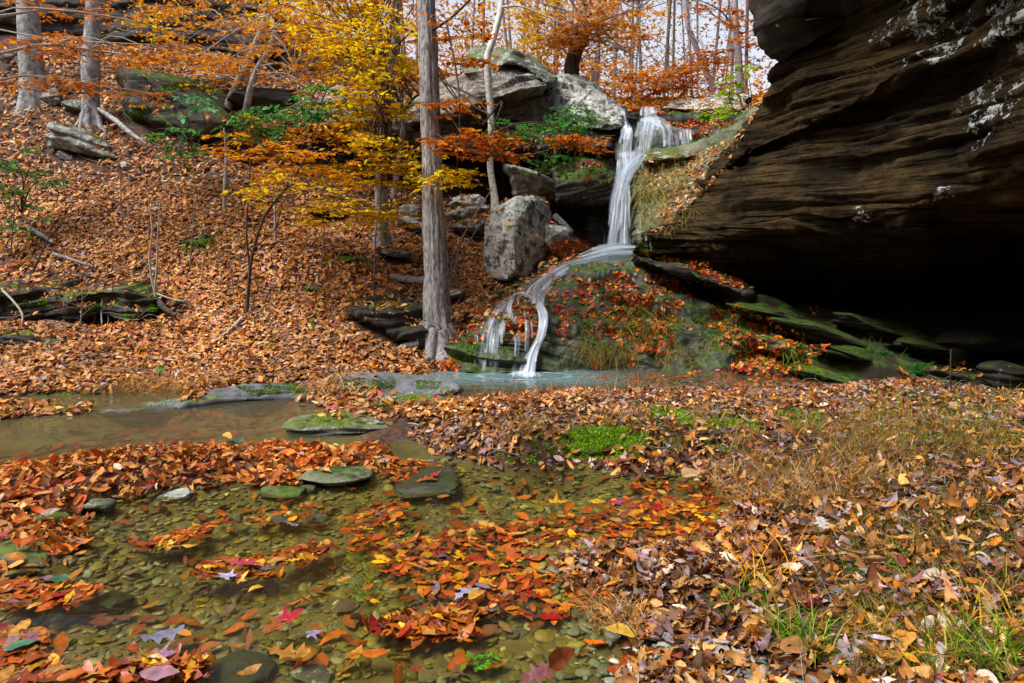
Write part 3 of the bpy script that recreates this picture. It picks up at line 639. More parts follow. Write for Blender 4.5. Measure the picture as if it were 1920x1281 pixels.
# stones in the stream
R(436,838,4.2,86,34,'grey green stone at the far edge of the leaf dam','creek_rock',seed=40,dep=0.6)
R(628,893,3.62,136,26,'long flat green stone at the right end of the leaf dam','creek_rock',seed=41,dep=0.6,box=0.4,cuts=4)
R(528,922,3.45,84,26,'dark mossy stone beside the flat green stone','moss_rock',seed=42,dep=0.7)
R(575,918,3.5,40,16,'small dark stone between the two green stones','creek_rock',seed=43)
R(337,925,3.42,76,20,'low wet grey stone in front of the leaf dam','grey_rock',seed=44,lump=0.08)
R(180,953,3.2,62,44,'pointed green stone in the water left of centre','creek_rock',seed=45,dep=0.8,rot=(0,0.15,0.3),cuts=11)
R(96,984,3.0,94,42,'dark green wet stone among leaves near the left edge','moss_rock',seed=46,dep=0.6,rot=(0,-0.12,0))
R(32,918,3.42,84,34,'dark green stone at the left edge by the leaf dam','creek_rock',seed=47,dep=0.6)
R(14,952,3.2,60,24,'pale flat stone at the left edge between leaves','slab_moss',seed=48)
R(50,1052,2.65,150,58,'large pale grey stone at the left edge in the leaves','slab_moss',seed=49,dep=0.7,rot=(0,0.18,0),cuts=5)
R(532,976,3.08,52,16,'small dark wet stone in the middle of the clear water','wet_rock',seed=50)
R(442,974,3.1,34,12,'tiny dark stone left of the small wet stone','wet_rock',seed=51)
R(596,972,3.1,44,22,'small tan stone among floating leaves','creek_rock',seed=52)
R(805,905,3.50,128,22,'round yellow green stone just under the water','creek_rock',seed=53,dep=1.3,box=0.5,cuts=6,lump=0.08,z=-.012)
R(925,1158,2.25,60,36,'wet black green stone under the leaves in the lower centre','wet_rock',seed=54,dep=0.8)
R(1016,1150,2.27,56,26,'dark stone half covered by red leaves in the lower centre','wet_rock',seed=55)
R(1083,1153,2.26,44,22,'rounded grey stone right of the half covered dark stone','grey_rock',seed=56,cuts=4,box=0.3)
R(1376,1253,1.96,92,64,'pale grey green squared stone at the bottom edge','slab_moss',seed=57,dep=0.8,box=0.85,cuts=6,rot=(0.2,0,0.1))
R(1470,1248,1.98,40,22,'small dark square stone right of the pale squared stone','grey_rock',seed=58)
R(1520,1240,2.0,30,34,'upright small green stone near the bottom edge','creek_rock',seed=59)
R(1425,1262,1.93,36,18,'small flat stone at the bottom edge touching the pale squared stone','creek_rock',seed=60)
R(440,1262,1.92,150,46,'flat olive stone under water at the bottom edge','creek_rock',seed=61,dep=0.8,box=0.5,lump=0.06,z=-0.05)
R(580,1268,1.9,90,36,'dark flat stone under water right of the olive one','grey_rock',seed=62,z=-0.05)
R(210,1128,2.34,120,30,'flat mossy stone under the water in the lower left','creek_rock',seed=63,box=0.4,z=-0.07)
R(1110,835,4.05,150,70,'bright green mossy mound on the near edge of the leafy island','moss_rock',seed=64,dep=0.7,box=0.4,cuts=3)
R(1505,790,4.75,110,48,'olive mossy mound in the dry grass right of the island','moss_rock',seed=65,dep=0.7,box=0.4,cuts=3)
R(655,797,4.75,230,34,'low mossy flat rock at the left tip of the island','slab_moss',seed=66,dep=0.5,box=0.6,cuts=4)
R(780,752,5.35,260,14,'thin yellow green mossy slab along the back of the island','slab_moss',seed=67,dep=0.3,box=0.6,cuts=2)
# ------------------------------------------------------------------ leaf templates (length 1 along x, flat)
def _strip(ts, ws, cx=None):
    V = []; F = []
    for i, (t, w_) in enumerate(zip(ts, ws)):
        V += [(t - .5, -w_, 0), (t - .5, 0, 0), (t - .5, w_, 0)]
        if i:
            a = 3 * (i - 1); b = 3 * i
            F += [(a, b, b + 1, a + 1), (a + 1, b + 1, b + 2, a + 2)]
    return np.array(V, float), np.array(F)
LEAF = {}
LEAF['beech'] = _strip([0, .14, .36, .62, .84, 1], [.015, .15, .26, .25, .13, .01])
LEAF['beechlo'] = _strip([0, .3, .68, 1], [.02, .24, .23, .02])
LEAF['beechhi'] = _strip(np.linspace(0, 1, 10), .27 * np.sin(PI * np.linspace(0.02, .985, 10) ** 0.9) ** 0.8)
LEAF['oak'] = _strip([0, .1, .2, .27, .36, .46, .54, .64, .74, .82, .92, 1], [.01, .04, .20, .08, .09, .33, .13, .12, .30, .12, .13, .02])
LEAF['willow'] = _strip([0, .25, .6, 1], [.01, .09, .08, .005])
def _maple():
    # five pointed lobes round a centre, stalk towards -x
    ang = np.radians([-180, -150, -125, -100, -82, -62, -48, -30, -16, 0, 16, 30, 48, 62, 82, 100, 125, 150])
    rad = np.array([.06, .26, .36, .22, .26, .56, .28, .30, .42, .66, .42, .30, .28, .56, .26, .22, .36, .26])
    V = [(0, 0, 0)]
    for a, r in zip(ang, rad): V.append((r * .5 * math.cos(a), r * .5 * math.sin(a), 0))
    for a, r in zip(ang, rad): V.append((r * math.cos(a), r * math.sin(a), 0))
    n = len(ang); F = []
    T = [(0, 1 + i, 1 + (i + 1) % n) for i in range(n)]
    Q = [(1 + i, 1 + n + i, 1 + n + (i + 1) % n, 1 + (i + 1) % n) for i in range(n)]
    return np.array(V, float), np.array(Q), np.array(T)
LEAF['maple'] = _maple()
def unit(v): return v / (np.linalg.norm(v, axis=-1, keepdims=True) + 1e-9)
def add_leaves(acc, kind, pos, nrm, size, col, tilt=0.35, curl=0.6, bend=0.5, dirs=None, rg=RNG, rib=1.18, wid=None):
    """append N leaves; curl rolls the leaf about its midrib, bend arches it lengthwise"""
    N = len(pos)
    if N == 0: return
    T = LEAF[kind]; V0 = T[0]; Fs = T[1:]
    if np.isscalar(size): size = np.full(N, size)
    if wid is None and N > 1: wid = rg.uniform(.5, 1.1, N)
    nrm = unit(np.asarray(nrm, float) + rg.normal(0, tilt, (N, 3)))
    d = rg.normal(size=(N, 3)) if dirs is None else np.asarray(dirs, float) + rg.normal(0, .15, (N, 3))
    d = unit(d - nrm * (d * nrm).sum(1)[:, None]); e = np.cross(nrm, d)
    kc = rg.normal(0, 1, N) * curl * 3.2; kc = np.abs(kc) * np.where(rg.random(N) < .7, 1, -1)
    kb = rg.normal(0, 1, N) * bend
    x = V0[None, :, 0]; y = V0[None, :, 1] * (wid[:, None] if wid is not None else 1)
    kc = np.clip(kc, -9, 9)[:, None]; kc = np.where(np.abs(kc) < .05, .05, kc)
    z = (1 - np.cos(y * kc)) / kc; yy = np.sin(y * kc) / kc
    z = z + kb[:, None] * (x ** 2) * 0.9 + 0.12 * rg.normal(size=(N, 1)) * x * y * 4 + rg.normal(0, 0.018, (N, V0.shape[0]))
    L_ = np.stack([np.broadcast_to(x, z.shape), yy, z], -1) * size[:, None, None]
    W = pos[:, None] + L_[..., 0:1] * d[:, None] + L_[..., 1:2] * e[:, None] + L_[..., 2:3] * nrm[:, None]
    nv = V0.shape[0]
    C = np.repeat(col[:, None], nv, 1)
    ribv = np.where(np.abs(V0[:, 1]) < 1e-6, rib, 1.0)
    C = np.clip(C * ribv[None, :, None] * (1 + 0.12 * rg.normal(size=(N, nv, 1))), 0.004, 0.9)
    off = acc.n
    acc.V.append(W.reshape(-1, 3)); acc.n += N * nv
    acc.hascol = True; acc.C.append(C.reshape(-1, 3))
    for F0 in Fs:
        acc.F.append((F0[None] + (np.arange(N) * nv)[:, None, None]).reshape(-1, F0.shape[1]) + off)
SAT = 1.25
def palette(pal, N, rg=RNG, var=0.22, mixamt=0.35):
    cols = np.array([p[:3] for p in pal]); wts = np.array([p[3] for p in pal], float); wts /= wts.sum()
    i = rg.choice(len(pal), N, p=wts); j = rg.choice(len(pal), N, p=wts)
    t = rg.random((N, 1)) * mixamt
    c = cols[i] * (1 - t) + cols[j] * t
    lu = c.mean(1, keepdims=True); c = np.clip(lu + (c - lu) * SAT, .006, 1)
    return c * np.exp(rg.normal(0, var, (N, 1)))
PAL_HILL = [(.45,.21,.085,5),(.62,.35,.16,4),(.28,.115,.045,3.4),(.11,.05,.03,2.4),(.50,.20,.04,1),(.42,.30,.30,.6),(.40,.08,.10,.35),(.62,.45,.30,.8)]
PAL_FORE = [(.35,.16,.055,4),(.54,.32,.14,3.4),(.17,.07,.03,3.6),(.055,.03,.02,3.4),(.30,.27,.31,1.7),(.50,.20,.04,1),(.22,.05,.05,1.2),(.62,.52,.42,.9),(.20,.13,.14,1.2)]
PAL_WET = [(.33,.085,.010,4),(.18,.045,.008,4.4),(.46,.18,.015,1.8),(.30,.16,.06,1.4),(.13,.035,.010,2.4),(.20,.02,.02,1.2),(.40,.23,.08,.7),(.14,.09,.12,.4),(.58,.34,.03,.7)]
PAL_MOUND = [(.42,.12,.015,4),(.30,.06,.012,3),(.52,.22,.04,2),(.34,.03,.04,2),(.25,.08,.03,2),(.45,.28,.2,.6)]
def inpoly(px, py, poly):
    poly = np.asarray(poly, float); r = np.zeros(np.shape(px), bool); j = len(poly) - 1
    for i in range(len(poly)):
        xi, yi = poly[i]; xj, yj = poly[j]
        c = ((yi > py) != (yj > py)) & (px < (xj - xi) * (py - yi) / (yj - yi + 1e-12) + xi)
        r ^= c; j = i
    return r
# ------------------------------------------------------------------ one search tree over ground and rocks for putting litter on them
from mathutils.bvhtree import BVHTree
def make_bvh(names_skip=('water',)):
    V = []; Fc = []; n = 0
    for o in SC.objects:
        if o.type != 'MESH' or o.name.split('.')[0] in names_skip: continue
        me = o.data; k = len(me.vertices); a = np.empty(k * 3, np.float32); me.vertices.foreach_get('co', a)
        a = a.reshape(-1, 3) + np.array(o.location)
        V.append(a)
        nl = len(me.loops); li = np.empty(nl, np.int32); me.loops.foreach_get('vertex_index', li)
        ls = np.empty(len(me.polygons), np.int32); lt = np.empty(len(me.polygons), np.int32)
        me.polygons.foreach_get('loop_start', ls); me.polygons.foreach_get('loop_total', lt)
        li = li + n
        for s_, t_ in ((3, 3), (4, 4)):
            q = ls[lt == s_]
            Fc += (li[q[:, None] + np.arange(s_)]).tolist()
        n += k
    return BVHTree.FromPolygons(np.concatenate(V).tolist(), Fc)
BVH = make_bvh()
def camhit(px, py):
    """points of the scene seen towards the given photograph positions"""
    D = P(px, py, 1.0) - np.array([0, 0, CAMZ])
    hp = []; hn = []; ok = []
    o = Vector((0, 0, CAMZ))
    for d in D:
        dv = Vector(d).normalized(); r = BVH.ray_cast(o, dv)
        if r[0] is None: ok.append(False); hp.append((0, 0, 0)); hn.append((0, 0, 1)); continue
        n = r[1]
        if n.dot(dv) > 0: n = -n
        ok.append(True); hp.append(r[0][:]); hn.append(n[:])
    return np.array(hp), np.array(hn), np.array(ok)
def polysample(poly, N, rg=RNG):
    poly = np.asarray(poly, float); lo = poly.min(0); hi = poly.max(0); out = []
    while sum(map(len, out)) < N:
        q = rg.uniform(lo, hi, (N * 2, 2)); out.append(q[inpoly(q[:, 0], q[:, 1], poly)])
    return np.concatenate(out)[:N]
def scatter_view(poly, N, rg=RNG):
    q = polysample(poly, N, rg); p, n, ok = camhit(q[:, 0], q[:, 1])
    return p[ok], n[ok]
def drop(x, y, up=0.9, prock=0.3, minz=0.45, rg=RNG):
    """drop points onto the ground or on rock tops"""
    z = H(x, y); n = Hn(x, y); P3 = np.stack([x, y, z], -1); keep = np.ones(len(x), bool)
    dn = Vector((0, 0, -1))
    for i in range(len(x)):
        r = BVH.ray_cast(Vector((x[i], y[i], z[i] + up)), dn, up + .2)
        if r[0] is not None and r[0].z > z[i] + .015:
            nn = r[1] if r[1].z > 0 else -r[1]
            if nn.z > minz and rg.random() < prock: P3[i] = r[0][:]; n[i] = nn[:]
            else: keep[i] = False
    return P3[keep], n[keep]

# ------------------------------------------------------------------ leaf litter on the slope
def litter(name, N, box, pal, size, kinds, test, mat='leaf', curl=.6, tilt=.4, bend=.5, lift=.015, prock=.3, up=.9, var=.22, seed=1, parent=None):
    rg = np.random.default_rng(seed)
    x = rg.uniform(box[0], box[1], N); y = rg.uniform(box[2], box[3], N)
    z = H(x, y, False); px, py, d = proj(np.stack([x, y, z], -1))
    k = (px > -650) & (px < 2350) & (py > -160) & (py < 1500) & (((px > -90) & (px < 2010) & (py < 1370)) | (rg.random(N) < .6)) & test(x, y, z, px, py, rg) & offmoss(px, py, rg)
    x, y = x[k], y[k]
    p, n = drop(x, y, up, prock, rg=rg)
    ac = Acc()
    lf = rg.random(len(p)) * lift; p = p + n * (lf + .004)[:, None]
    ch = rg.choice(len(kinds), len(p), p=np.array([a[1] for a in kinds]) / sum(a[1] for a in kinds))
    for i, (kd, _) in enumerate(kinds):
        s = ch == i
        if s.sum() == 0: continue
        sz = rg.uniform(size[0], size[1], s.sum()) * (0.75 if kd == 'maple' else 1) * (1.15 if kd == 'oak' else 1)
        sz = sz * np.clip(np.exp(rg.normal(0, .22, s.sum())), .55, 1.5)
        drift = np.exp(.5 * fbm(p[s], 1.7, 3, 15) + .25 * fbm(p[s], 6, 2, 16))[:, None]      # drifts of older and fresher leaves
        add_leaves(ac, kd, p[s], n[s], sz, palette(pal, s.sum(), rg, var) * drift, tilt, curl, bend, rg=rg)
    o = ac.build(name, M[mat]); print(name, len(p))
    return o
NOLEAF = [[(1170,762),(1240,757),(1305,775),(1310,795),(1230,782)], [(1320,785),(1420,790),(1420,808),(1330,802)], [(1036,832),(1090,808),(1170,806),(1204,830),(1192,856),(1056,860)], [(1446,782),(1480,763),(1540,763),(1565,790),(1540,814),(1470,810)],
 [(560,775),(640,765),(690,795),(620,812),(560,800)], [(640,758),(760,738),(930,740),(900,760),(700,768)], [(430,722),(570,714),(600,745),(430,760)], [(600,705),(860,705),(870,740),(600,750)], [(50,738),(150,735),(160,772),(70,778)],
 [(-10,545),(140,548),(140,578),(-10,576)], [(220,580),(350,572),(335,612),(230,614)], [(276,566),(316,572),(304,595),(276,590)], [(600,482),(668,478),(655,502),(605,502)], [(1660,1036),(1710,1042),(1704,1082),(1655,1072)], [(1440,1180),(1480,1160),(1530,1210),(1480,1230)],
 [(905,560),(960,525),(1005,518),(960,548),(925,572)], [(575,600),(595,600),(595,628),(575,626)], [(150,575),(225,558),(235,572),(160,588)], [(560,538),(610,538),(606,554),(566,554)], [(668,478),(708,482),(704,502),(668,500)]]
def offmoss(px, py, rg):
    k = np.zeros(len(px), bool)
    for q in NOLEAF: k |= inpoly(px, py, q)
    return ~k | (rg.random(len(px)) < .22)
def hilltest(x, y, z, px, py, rg):
    q = fbm(np.stack([x, y, 0 * x], -1), 1.1, 3, 77)
    return (z > 0.0) & (y > 4.6) & ((x < 1.2) | (y > 12.2)) & (rg.random(len(x)) < np.where(q < -.3, .45, 1)) & ~((x > .6) & (y < 12))
tag(litter('hillside_leaves', 115000, (-11.5, .9, 4.6, 10.2), PAL_HILL, (.048, .092), [('beech', 6), ('oak', 1), ('maple', .5)], hilltest, curl=.75, tilt=.38, lift=.05, prock=.22, seed=2), kind='stuff')
tag(litter('upper_slope_leaves', 56000, (-13, 7.5, 10.2, 17), PAL_HILL, (.065, .105), [('beechlo', 1)], hilltest, tilt=.45, lift=.06, prock=.3, seed=3), kind='stuff')
PAL_BACK = [(.52,.20,.05,4),(.42,.13,.03,3),(.60,.30,.08,2),(.35,.2,.16,1)]
tag(litter('distant_leaf_floor', 26000, (-12, 16, 17, 40), PAL_BACK, (.16, .3), [('beechlo', 1)], lambda x, y, z, px, py, rg: y > 16, tilt=.5, lift=.1, prock=.0, seed=4), kind='stuff')
# island, dam and right bank
def banktest(x, y, z, px, py, rg):
    dn = np.where(y < 3.6, 1.0, .95)
    gr = inpoly(px, py, [(1370,800),(1500,760),(1920,760),(1990,1300),(1600,1290),(1480,1130),(1560,1000),(1400,950)])
    return (z > 0.0) & (y < 5.8) & (rg.random(len(x)) < np.where(gr, .62, 1) * dn * np.where(inpoly(px, py, [(540,740),(900,735),(930,770),(700,790),(760,830),(560,820)]), .7, 1))
tag(litter('bank_leaves', 34000, (-.7, 5.2, 3.55, 6.6), PAL_FORE, (.032, .068), [('beech', 5), ('oak', 1.2), ('maple', .8)], lambda *a: banktest(*a) | ((a[2] > .0) & (a[1] < 6.6) & (a[0] > 2.2)), curl=.9, tilt=.5, lift=.035, prock=.25, seed=5), kind='stuff')
tag(litter('foreground_leaves', 17500, (-.2, 3.6, 1.5, 3.6), PAL_FORE, (.032, .080), [('beechhi', 5), ('oak', 1.5), ('maple', 1)], banktest, curl=1.35, tilt=.55, bend=.9, lift=.04, prock=.3, seed=6), kind='stuff')
PAL_DAM = [(.48,.22,.08,4),(.58,.30,.12,2.5),(.36,.12,.03,3),(.12,.05,.03,1.5),(.45,.10,.02,2),(.30,.03,.06,.4),(.5,.4,.34,.5)]
tag(litter('dam_leaves', 16500, (-5.6, -.7, 1.7, 4.6), PAL_DAM, (.045, .085), [('beechhi', 5), ('oak', .8), ('maple', .6)], lambda x, y, z, px, py, rg: (z > -.012) & ~((px > 380) & (py < 846)) & ((y > 3.3) | (px < 190)), curl=.9, tilt=.55, bend=.5, lift=.06, prock=.12, seed=7), kind='stuff')

# ------------------------------------------------------------------ leaves floating on the water
def float_region(acc, poly, N, size, pal, zr=(-.008, .006), kinds=(('beechhi', 4), ('oak', 1), ('maple', 1)), curl=.22, tilt=.10, rg=RNG, dens=None):
    N = int(N * 1.2); size = (size[0] * .72, size[1] * .86)
    q = polysample(poly, N, rg); p = np.array([G(a, b, 0) for a, b in q])
    # equal density on the water instead of on the picture
    y = p[:, 1]; k = rg.random(len(y)) < (y / y.max()) ** 3
    p = p[k]
    if dens is not None:
        k = fbm(p, dens[0], 3, dens[1]) > dens[2]; p = p[k]
    zt = H(p[:, 0], p[:, 1]); p[:, 2] = np.maximum(rg.uniform(zr[0], zr[1], len(p)), zt + .004)
    ch = rg.choice(len(kinds), len(p), p=np.array([a[1] for a in kinds]) / sum(a[1] for a in kinds))
    for i, (kd, _) in enumerate(kinds):
        s = ch == i; n = s.sum()
        if n: add_leaves(acc, kd, p[s], np.tile([0, 0, 1.], (n, 1)), rg.uniform(size[0], size[1], n) * (.8 if kd == 'maple' else 1), palette(pal, n, rg, .2), tilt, curl, .25, rg=rg)
ac = Acc(); rgf = np.random.default_rng(21)
RAFT = [(700,1065),(760,1010),(900,985),(1040,965),(1150,940),(1290,935),(1400,960),(1400,1060),(1250,1090),(1130,1140),(1040,1160),(930,1150),(840,1165),(740,1110)]
float_region(ac, RAFT, 1500, (.07, .12), PAL_WET, rg=rgf)
float_region(ac, [(680,1170),(760,1150),(900,1150),(890,1195),(740,1200)], 130, (.07, .11), PAL_WET, rg=rgf, zr=(-.01, .02), curl=.5, tilt=.3)
float_region(ac, [(0,868),(150,862),(400,848),(700,838),(720,858),(600,870),(300,880),(0,900)], 2000, (.06, .10), PAL_WET, rg=rgf)
float_region(ac, [(0,1085),(90,1085),(180,1100),(150,1130),(0,1140)], 130, (.08, .13), PAL_WET, rg=rgf)
float_region(ac, [(0,1170),(70,1180),(100,1240),(150,1281),(0,1281)], 120, (.09, .13), PAL_WET, rg=rgf)
float_region(ac, [(110,1281),(180,1262),(300,1236),(390,1240),(370,1281)], 90, (.09, .13), PAL_WET, rg=rgf, zr=(-.01, .03), curl=.5, tilt=.3)
float_region(ac, [(340,1080),(400,1048),(500,1040),(600,1010),(640,1020),(560,1068),(450,1085)], 130, (.07, .11), PAL_WET, rg=rgf, tilt=.2)
float_region(ac, [(260,1020),(360,985),(420,975),(390,1000),(300,1030)], 70, (.07, .11), PAL_WET, rg=rgf)
float_region(ac, [(390,970),(600,940),(640,950),(560,975),(430,985)], 50, (.06, .09), PAL_WET, rg=rgf)
float_region(ac, [(650,960),(760,940),(760,1010),(650,1040)], 120, (.06, .10), PAL_WET, rg=rgf)
float_region(ac, [(700,875),(760,862),(900,868),(1200,872),(1300,884),(1290,905),(1100,884),(900,886),(740,905)], 420, (.06, .09), PAL_WET, rg=rgf, dens=(1.3, 5, -.1))
float_region(ac, [(1180,905),(1420,900),(1420,1010),(1240,960)], 260, (.06, .10), PAL_WET, rg=rgf, dens=(1.3, 6, -.2))
float_region(ac, [(800,1230),(1060,1215),(1300,1245),(1240,1281),(960,1281)], 60, (.09, .13), PAL_WET, rg=rgf, dens=(2, 8, -.05))
float_region(ac, [(0,1240),(700,880),(1200,890),(1050,1160),(700,1281)], 130, (.05, .10), PAL_WET, rg=rgf)
float_region(ac, [(740,712),(1010,700),(1040,712),(900,740),(750,745)], 60, (.05, .08), PAL_WET, rg=rgf)
float_region(ac, [(1060,700),(1560,712),(1560,724),(1200,724)], 260, (.05, .09), PAL_MOUND, rg=rgf)
tag(ac.build('floating_leaf_rafts', M['wetleaf']), kind='stuff')
# sunken leaves on the bed
rg = np.random.default_rng(31); ac = Acc()
q = polysample([(-50,1281),(-50,960),(300,930),(720,880),(1300,890),(1260,1010),(1050,1100),(1150,1281)], 260, rg)
p = np.array([G(a, b, -.06) for a, b in q]); p[:, 2] = H(p[:, 0], p[:, 1]) + .028
add_leaves(ac, 'beech', p, np.tile([0, 0, 1.], (len(p), 1)), rg.uniform(.06, .11, len(p)), palette([(.35,.10,.02,3),(.16,.05,.02,3),(.45,.2,.04,1),(.12,.09,.1,1)], len(p), rg), .25, .4, .3, rg=rg)
q = polysample([(-50,870),(200,800),(540,770),(560,810),(200,850)], 160, rg)
p = np.array([G(a, b, -.12) for a, b in q]); p[:, 2] = H(p[:, 0], p[:, 1]) + .03
add_leaves(ac, 'beech', p, np.tile([0, 0, 1.], (len(p), 1)), rg.uniform(.08, .14, len(p)), palette([(.30,.07,.03,3),(.12,.03,.03,3)], len(p), rg), .25, .4, .3, rg=rg)
tag(ac.build('sunken_leaves', M['leaf']), kind='stuff')
# leaves stuck on the mound, ledges and wet banks
ac = Acc(); rg = np.random.default_rng(41)
def stick(poly, N, size=(.05, .09), pal=PAL_MOUND, kinds=('beech', 'maple'), curl=.5, dens=None, tilt=.3):
    p, n = scatter_view(poly, N, rg)
    if dens is not None:
        k = fbm(p, dens[0], 3, dens[1]) > dens[2]; p, n = p[k], n[k]
    h = rg.random(len(p)) < .75
    for kd, s in ((kinds[0], h), (kinds[1], ~h)):
        if s.sum(): add_leaves(ac, kd, p[s] + n[s] * .012, n[s], rg.uniform(size[0], size[1], s.sum()), palette(pal, s.sum(), rg), tilt, curl, .4, rg=rg)
stick([(1040,520),(1130,490),(1200,500),(1300,560),(1250,620),(1050,640),(1030,570)], 620, dens=(1.6, 3, -.12))
stick([(1150,510),(1250,520),(1420,585),(1560,650),(1500,700),(1200,660),(1060,600)], 1300, dens=(1.4, 4, -.1))
stick([(1050,640),(1450,670),(1500,720),(1050,706)], 800, dens=(1.2, 5, -.1))
stick([(850,560),(940,540),(960,560),(900,650),(850,640)], 160)
stick([(955,570),(1010,575),(1010,640),(930,640)], 170, size=(.05, .08))
stick([(1030,455),(1110,445),(1130,470),(1050,500),(1020,490)], 260)
stick([(1190,470),(1330,495),(1420,545),(1300,530),(1220,500)], 260, dens=(2, 7, -.1))
stick([(830,660),(862,680),(860,700),(740,702),(700,690)], 230)
stick([(1210,300),(1330,280),(1430,190),(1360,320),(1260,420),(1200,450)], 900, pal=PAL_HILL, dens=(1.6, 9, -.15))
stick([(900,225),(1040,238),(1150,258),(1150,300),(1000,290)], 240, pal=PAL_HILL)
stick([(1170,195),(1290,205),(1260,215),(1180,210)], 120); stick([(1260,190),(1400,170),(1400,215),(1290,215)], 240, pal=PAL_HILL)
stick([(1240,232),(1330,222),(1390,225),(1300,262)], 220); stick([(1060,300),(1150,300),(1150,350),(1060,340)], 60)
stick([(560,165),(760,175),(760,200),(560,205)], 160, pal=PAL_HILL)
stick([(1150,700),(1560,715),(1620,740),(1200,735)], 500, pal=PAL_MOUND)
stick([(1520,560),(1900,700),(1800,760),(1500,720)], 130, dens=(1.2, 11, 0.0))
tag(ac.build('leaves_on_rocks', M['wetleaf']), kind='stuff')

# ------------------------------------------------------------------ creek pebbles
def pebbles(name, N, box, size, test, sub=2, seed=5, pal=None, zlift=.0):
    rg = np.random.default_rng(seed)
    x = rg.uniform(box[0], box[1], N); y = rg.uniform(box[2], box[3], N); z = H(x, y)
    px, py, d = proj(np.stack([x, y, z], -1)); k = test(x, y, z, px, py) & (px > -60) & (px < 1980) & (py < 1330); x, y, z = x[k], y[k], z[k]; N = len(x)
    v, f = ico(sub); ac = Acc()
    for t in range(6):
        s = np.arange(N) % 6 == t; n = s.sum()
        if not n: continue
        r3 = np.random.default_rng(t + 50); p = v.copy()
        for _ in range(16):
            nn = r3.normal(size=3); nn[2] *= .15; nn /= np.linalg.norm(nn); dd = r3.uniform(.5, .85); p = p - nn * np.clip(p @ nn - dd, 0, None)[:, None]
        sz = size[0] * (size[1] / size[0]) ** (rg.random(n) ** 1.7); ang = rg.uniform(0, 2 * PI, n)
        A_ = p[None] * np.stack([sz, sz * rg.uniform(.55, .9, n), sz * rg.uniform(.10, .22, n)], -1)[:, None]
        ca, sa = np.cos(ang)[:, None], np.sin(ang)[:, None]
        X_ = A_[..., 0] * ca - A_[..., 1] * sa; Y_ = A_[..., 0] * sa + A_[..., 1] * ca
        tl = rg.normal(0, .16, (n, 2)); Z_ = A_[..., 2] + X_ * tl[:, :1] + Y_ * tl[:, 1:]
        W = np.stack([X_ + x[s][:, None], Y_ + y[s][:, None], Z_ + z[s][:, None] + zlift + rg.uniform(-.006, .006, (n, 1))], -1)
        c = palette(pal, n, rg, .25); off = ac.n
        ac.V.append(W.reshape(-1, 3)); ac.n += W.shape[0] * W.shape[1]; ac.hascol = True
        ac.C.append(np.repeat(c, len(v), 0)); ac.F.append((f[None] + (np.arange(n) * len(v))[:, None, None]).reshape(-1, 3) + off)
    return tag(ac.build(name, M['pebble']), kind='stuff')
PAL_PEB = [(.15,.125,.035,4),(.21,.17,.05,2),(.085,.08,.03,3.8),(.10,.10,.07,1.6),(.15,.17,.13,1),(.33,.30,.18,.7)]
pebbles('creek_pebbles', 15000, (-3.6, 1.4, 1.4, 4.0), (.018, .06), lambda x, y, z, px, py: (z < .015), pal=PAL_PEB)
PAL_PEBG = [(.20,.22,.18,3),(.13,.15,.12,3),(.28,.28,.22,1.5),(.08,.09,.08,1.5)]
pebbles('bank_pebbles', 900, (.2, 1.6, 1.4, 2.4), (.014, .05), lambda x, y, z, px, py: inpoly(px, py, [(1040,1200),(1130,1150),(1290,1230),(1600,1230),(1640,1290),(1000,1300)]), pal=PAL_PEBG, zlift=.01, seed=8)
pebbles('dam_pebbles', 260, (-2, 0, 3, 4.0), (.012, .035), lambda x, y, z, px, py: inpoly(px, py, [(440,905),(660,900),(680,935),(560,945),(430,930)]), pal=PAL_PEBG, zlift=.012, seed=9)
# ------------------------------------------------------------------ trees
M['bark_oak'] = bark_mat('grey_brown_furrowed_bark', (0.50, 0.48, 0.47), (0.13, 0.12, 0.115), 26, 0.15, 1.0, lc=(.36,.38,.34))
M['bark_birch'] = bark_mat('pale_smooth_bark', (0.85, 0.85, 0.78), (0.5, 0.5, 0.43), 5, 0.3, 0.3, lc=(.7,.7,.62), stretch=(1, 1, 1.4))
M['bark_beech'] = bark_mat('grey_lichen_bark', (0.42, 0.42, 0.41), (0.15, 0.15, 0.15), 6, 0.45, 0.5, lc=(.5,.52,.48), moss=.2, stretch=(1, 1, .7))
M['bark_dark'] = bark_mat('dark_bark', (0.09, 0.075, 0.06), (0.035, 0.03, 0.025), 10, 0.15, 0.8)
M['bark_far'] = bark_mat('far_grey_bark', (0.46, 0.41, 0.43), (0.30, 0.26, 0.28), 10, 0.1, 0.5)
M['twig'] = bark_mat('grey_twig_bark', (0.30, 0.26, 0.25), (0.14, 0.12, 0.11), 30, 0, 0.2)
M['twig_dark'] = bark_mat('brown_twig_bark', (0.11, 0.08, 0.06), (0.05, 0.035, 0.03), 30, 0, 0.2)
M['twig_pale'] = bark_mat('pale_twig_bark', (0.52, 0.47, 0.42), (0.33, 0.29, 0.26), 20, 0, 0.2)
PAL_YEL = [(.86,.54,.015,5),(.92,.66,.04,3),(.70,.33,.015,2.5),(.55,.50,.04,1),(.60,.22,.02,1.5)]
PAL_ORG = [(.60,.24,.04,5),(.70,.36,.04,3.4),(.52,.16,.02,2.4),(.34,.10,.02,1.5),(.75,.42,.03,1.2)]
PAL_RUS = [(.46,.17,.05,5),(.36,.10,.02,3),(.58,.24,.05,2),(.24,.07,.02,1.5)]
PAL_GRN = [(.07,.24,.05,4),(.05,.16,.035,3),(.14,.34,.06,2),(.20,.40,.22,.8)]
PAL_YGR = [(.30,.48,.03,4),(.20,.38,.02,2),(.5,.55,.05,1)]
PAL_PINE = [(.05,.16,.05,4),(.08,.24,.07,3),(.12,.28,.1,1)]
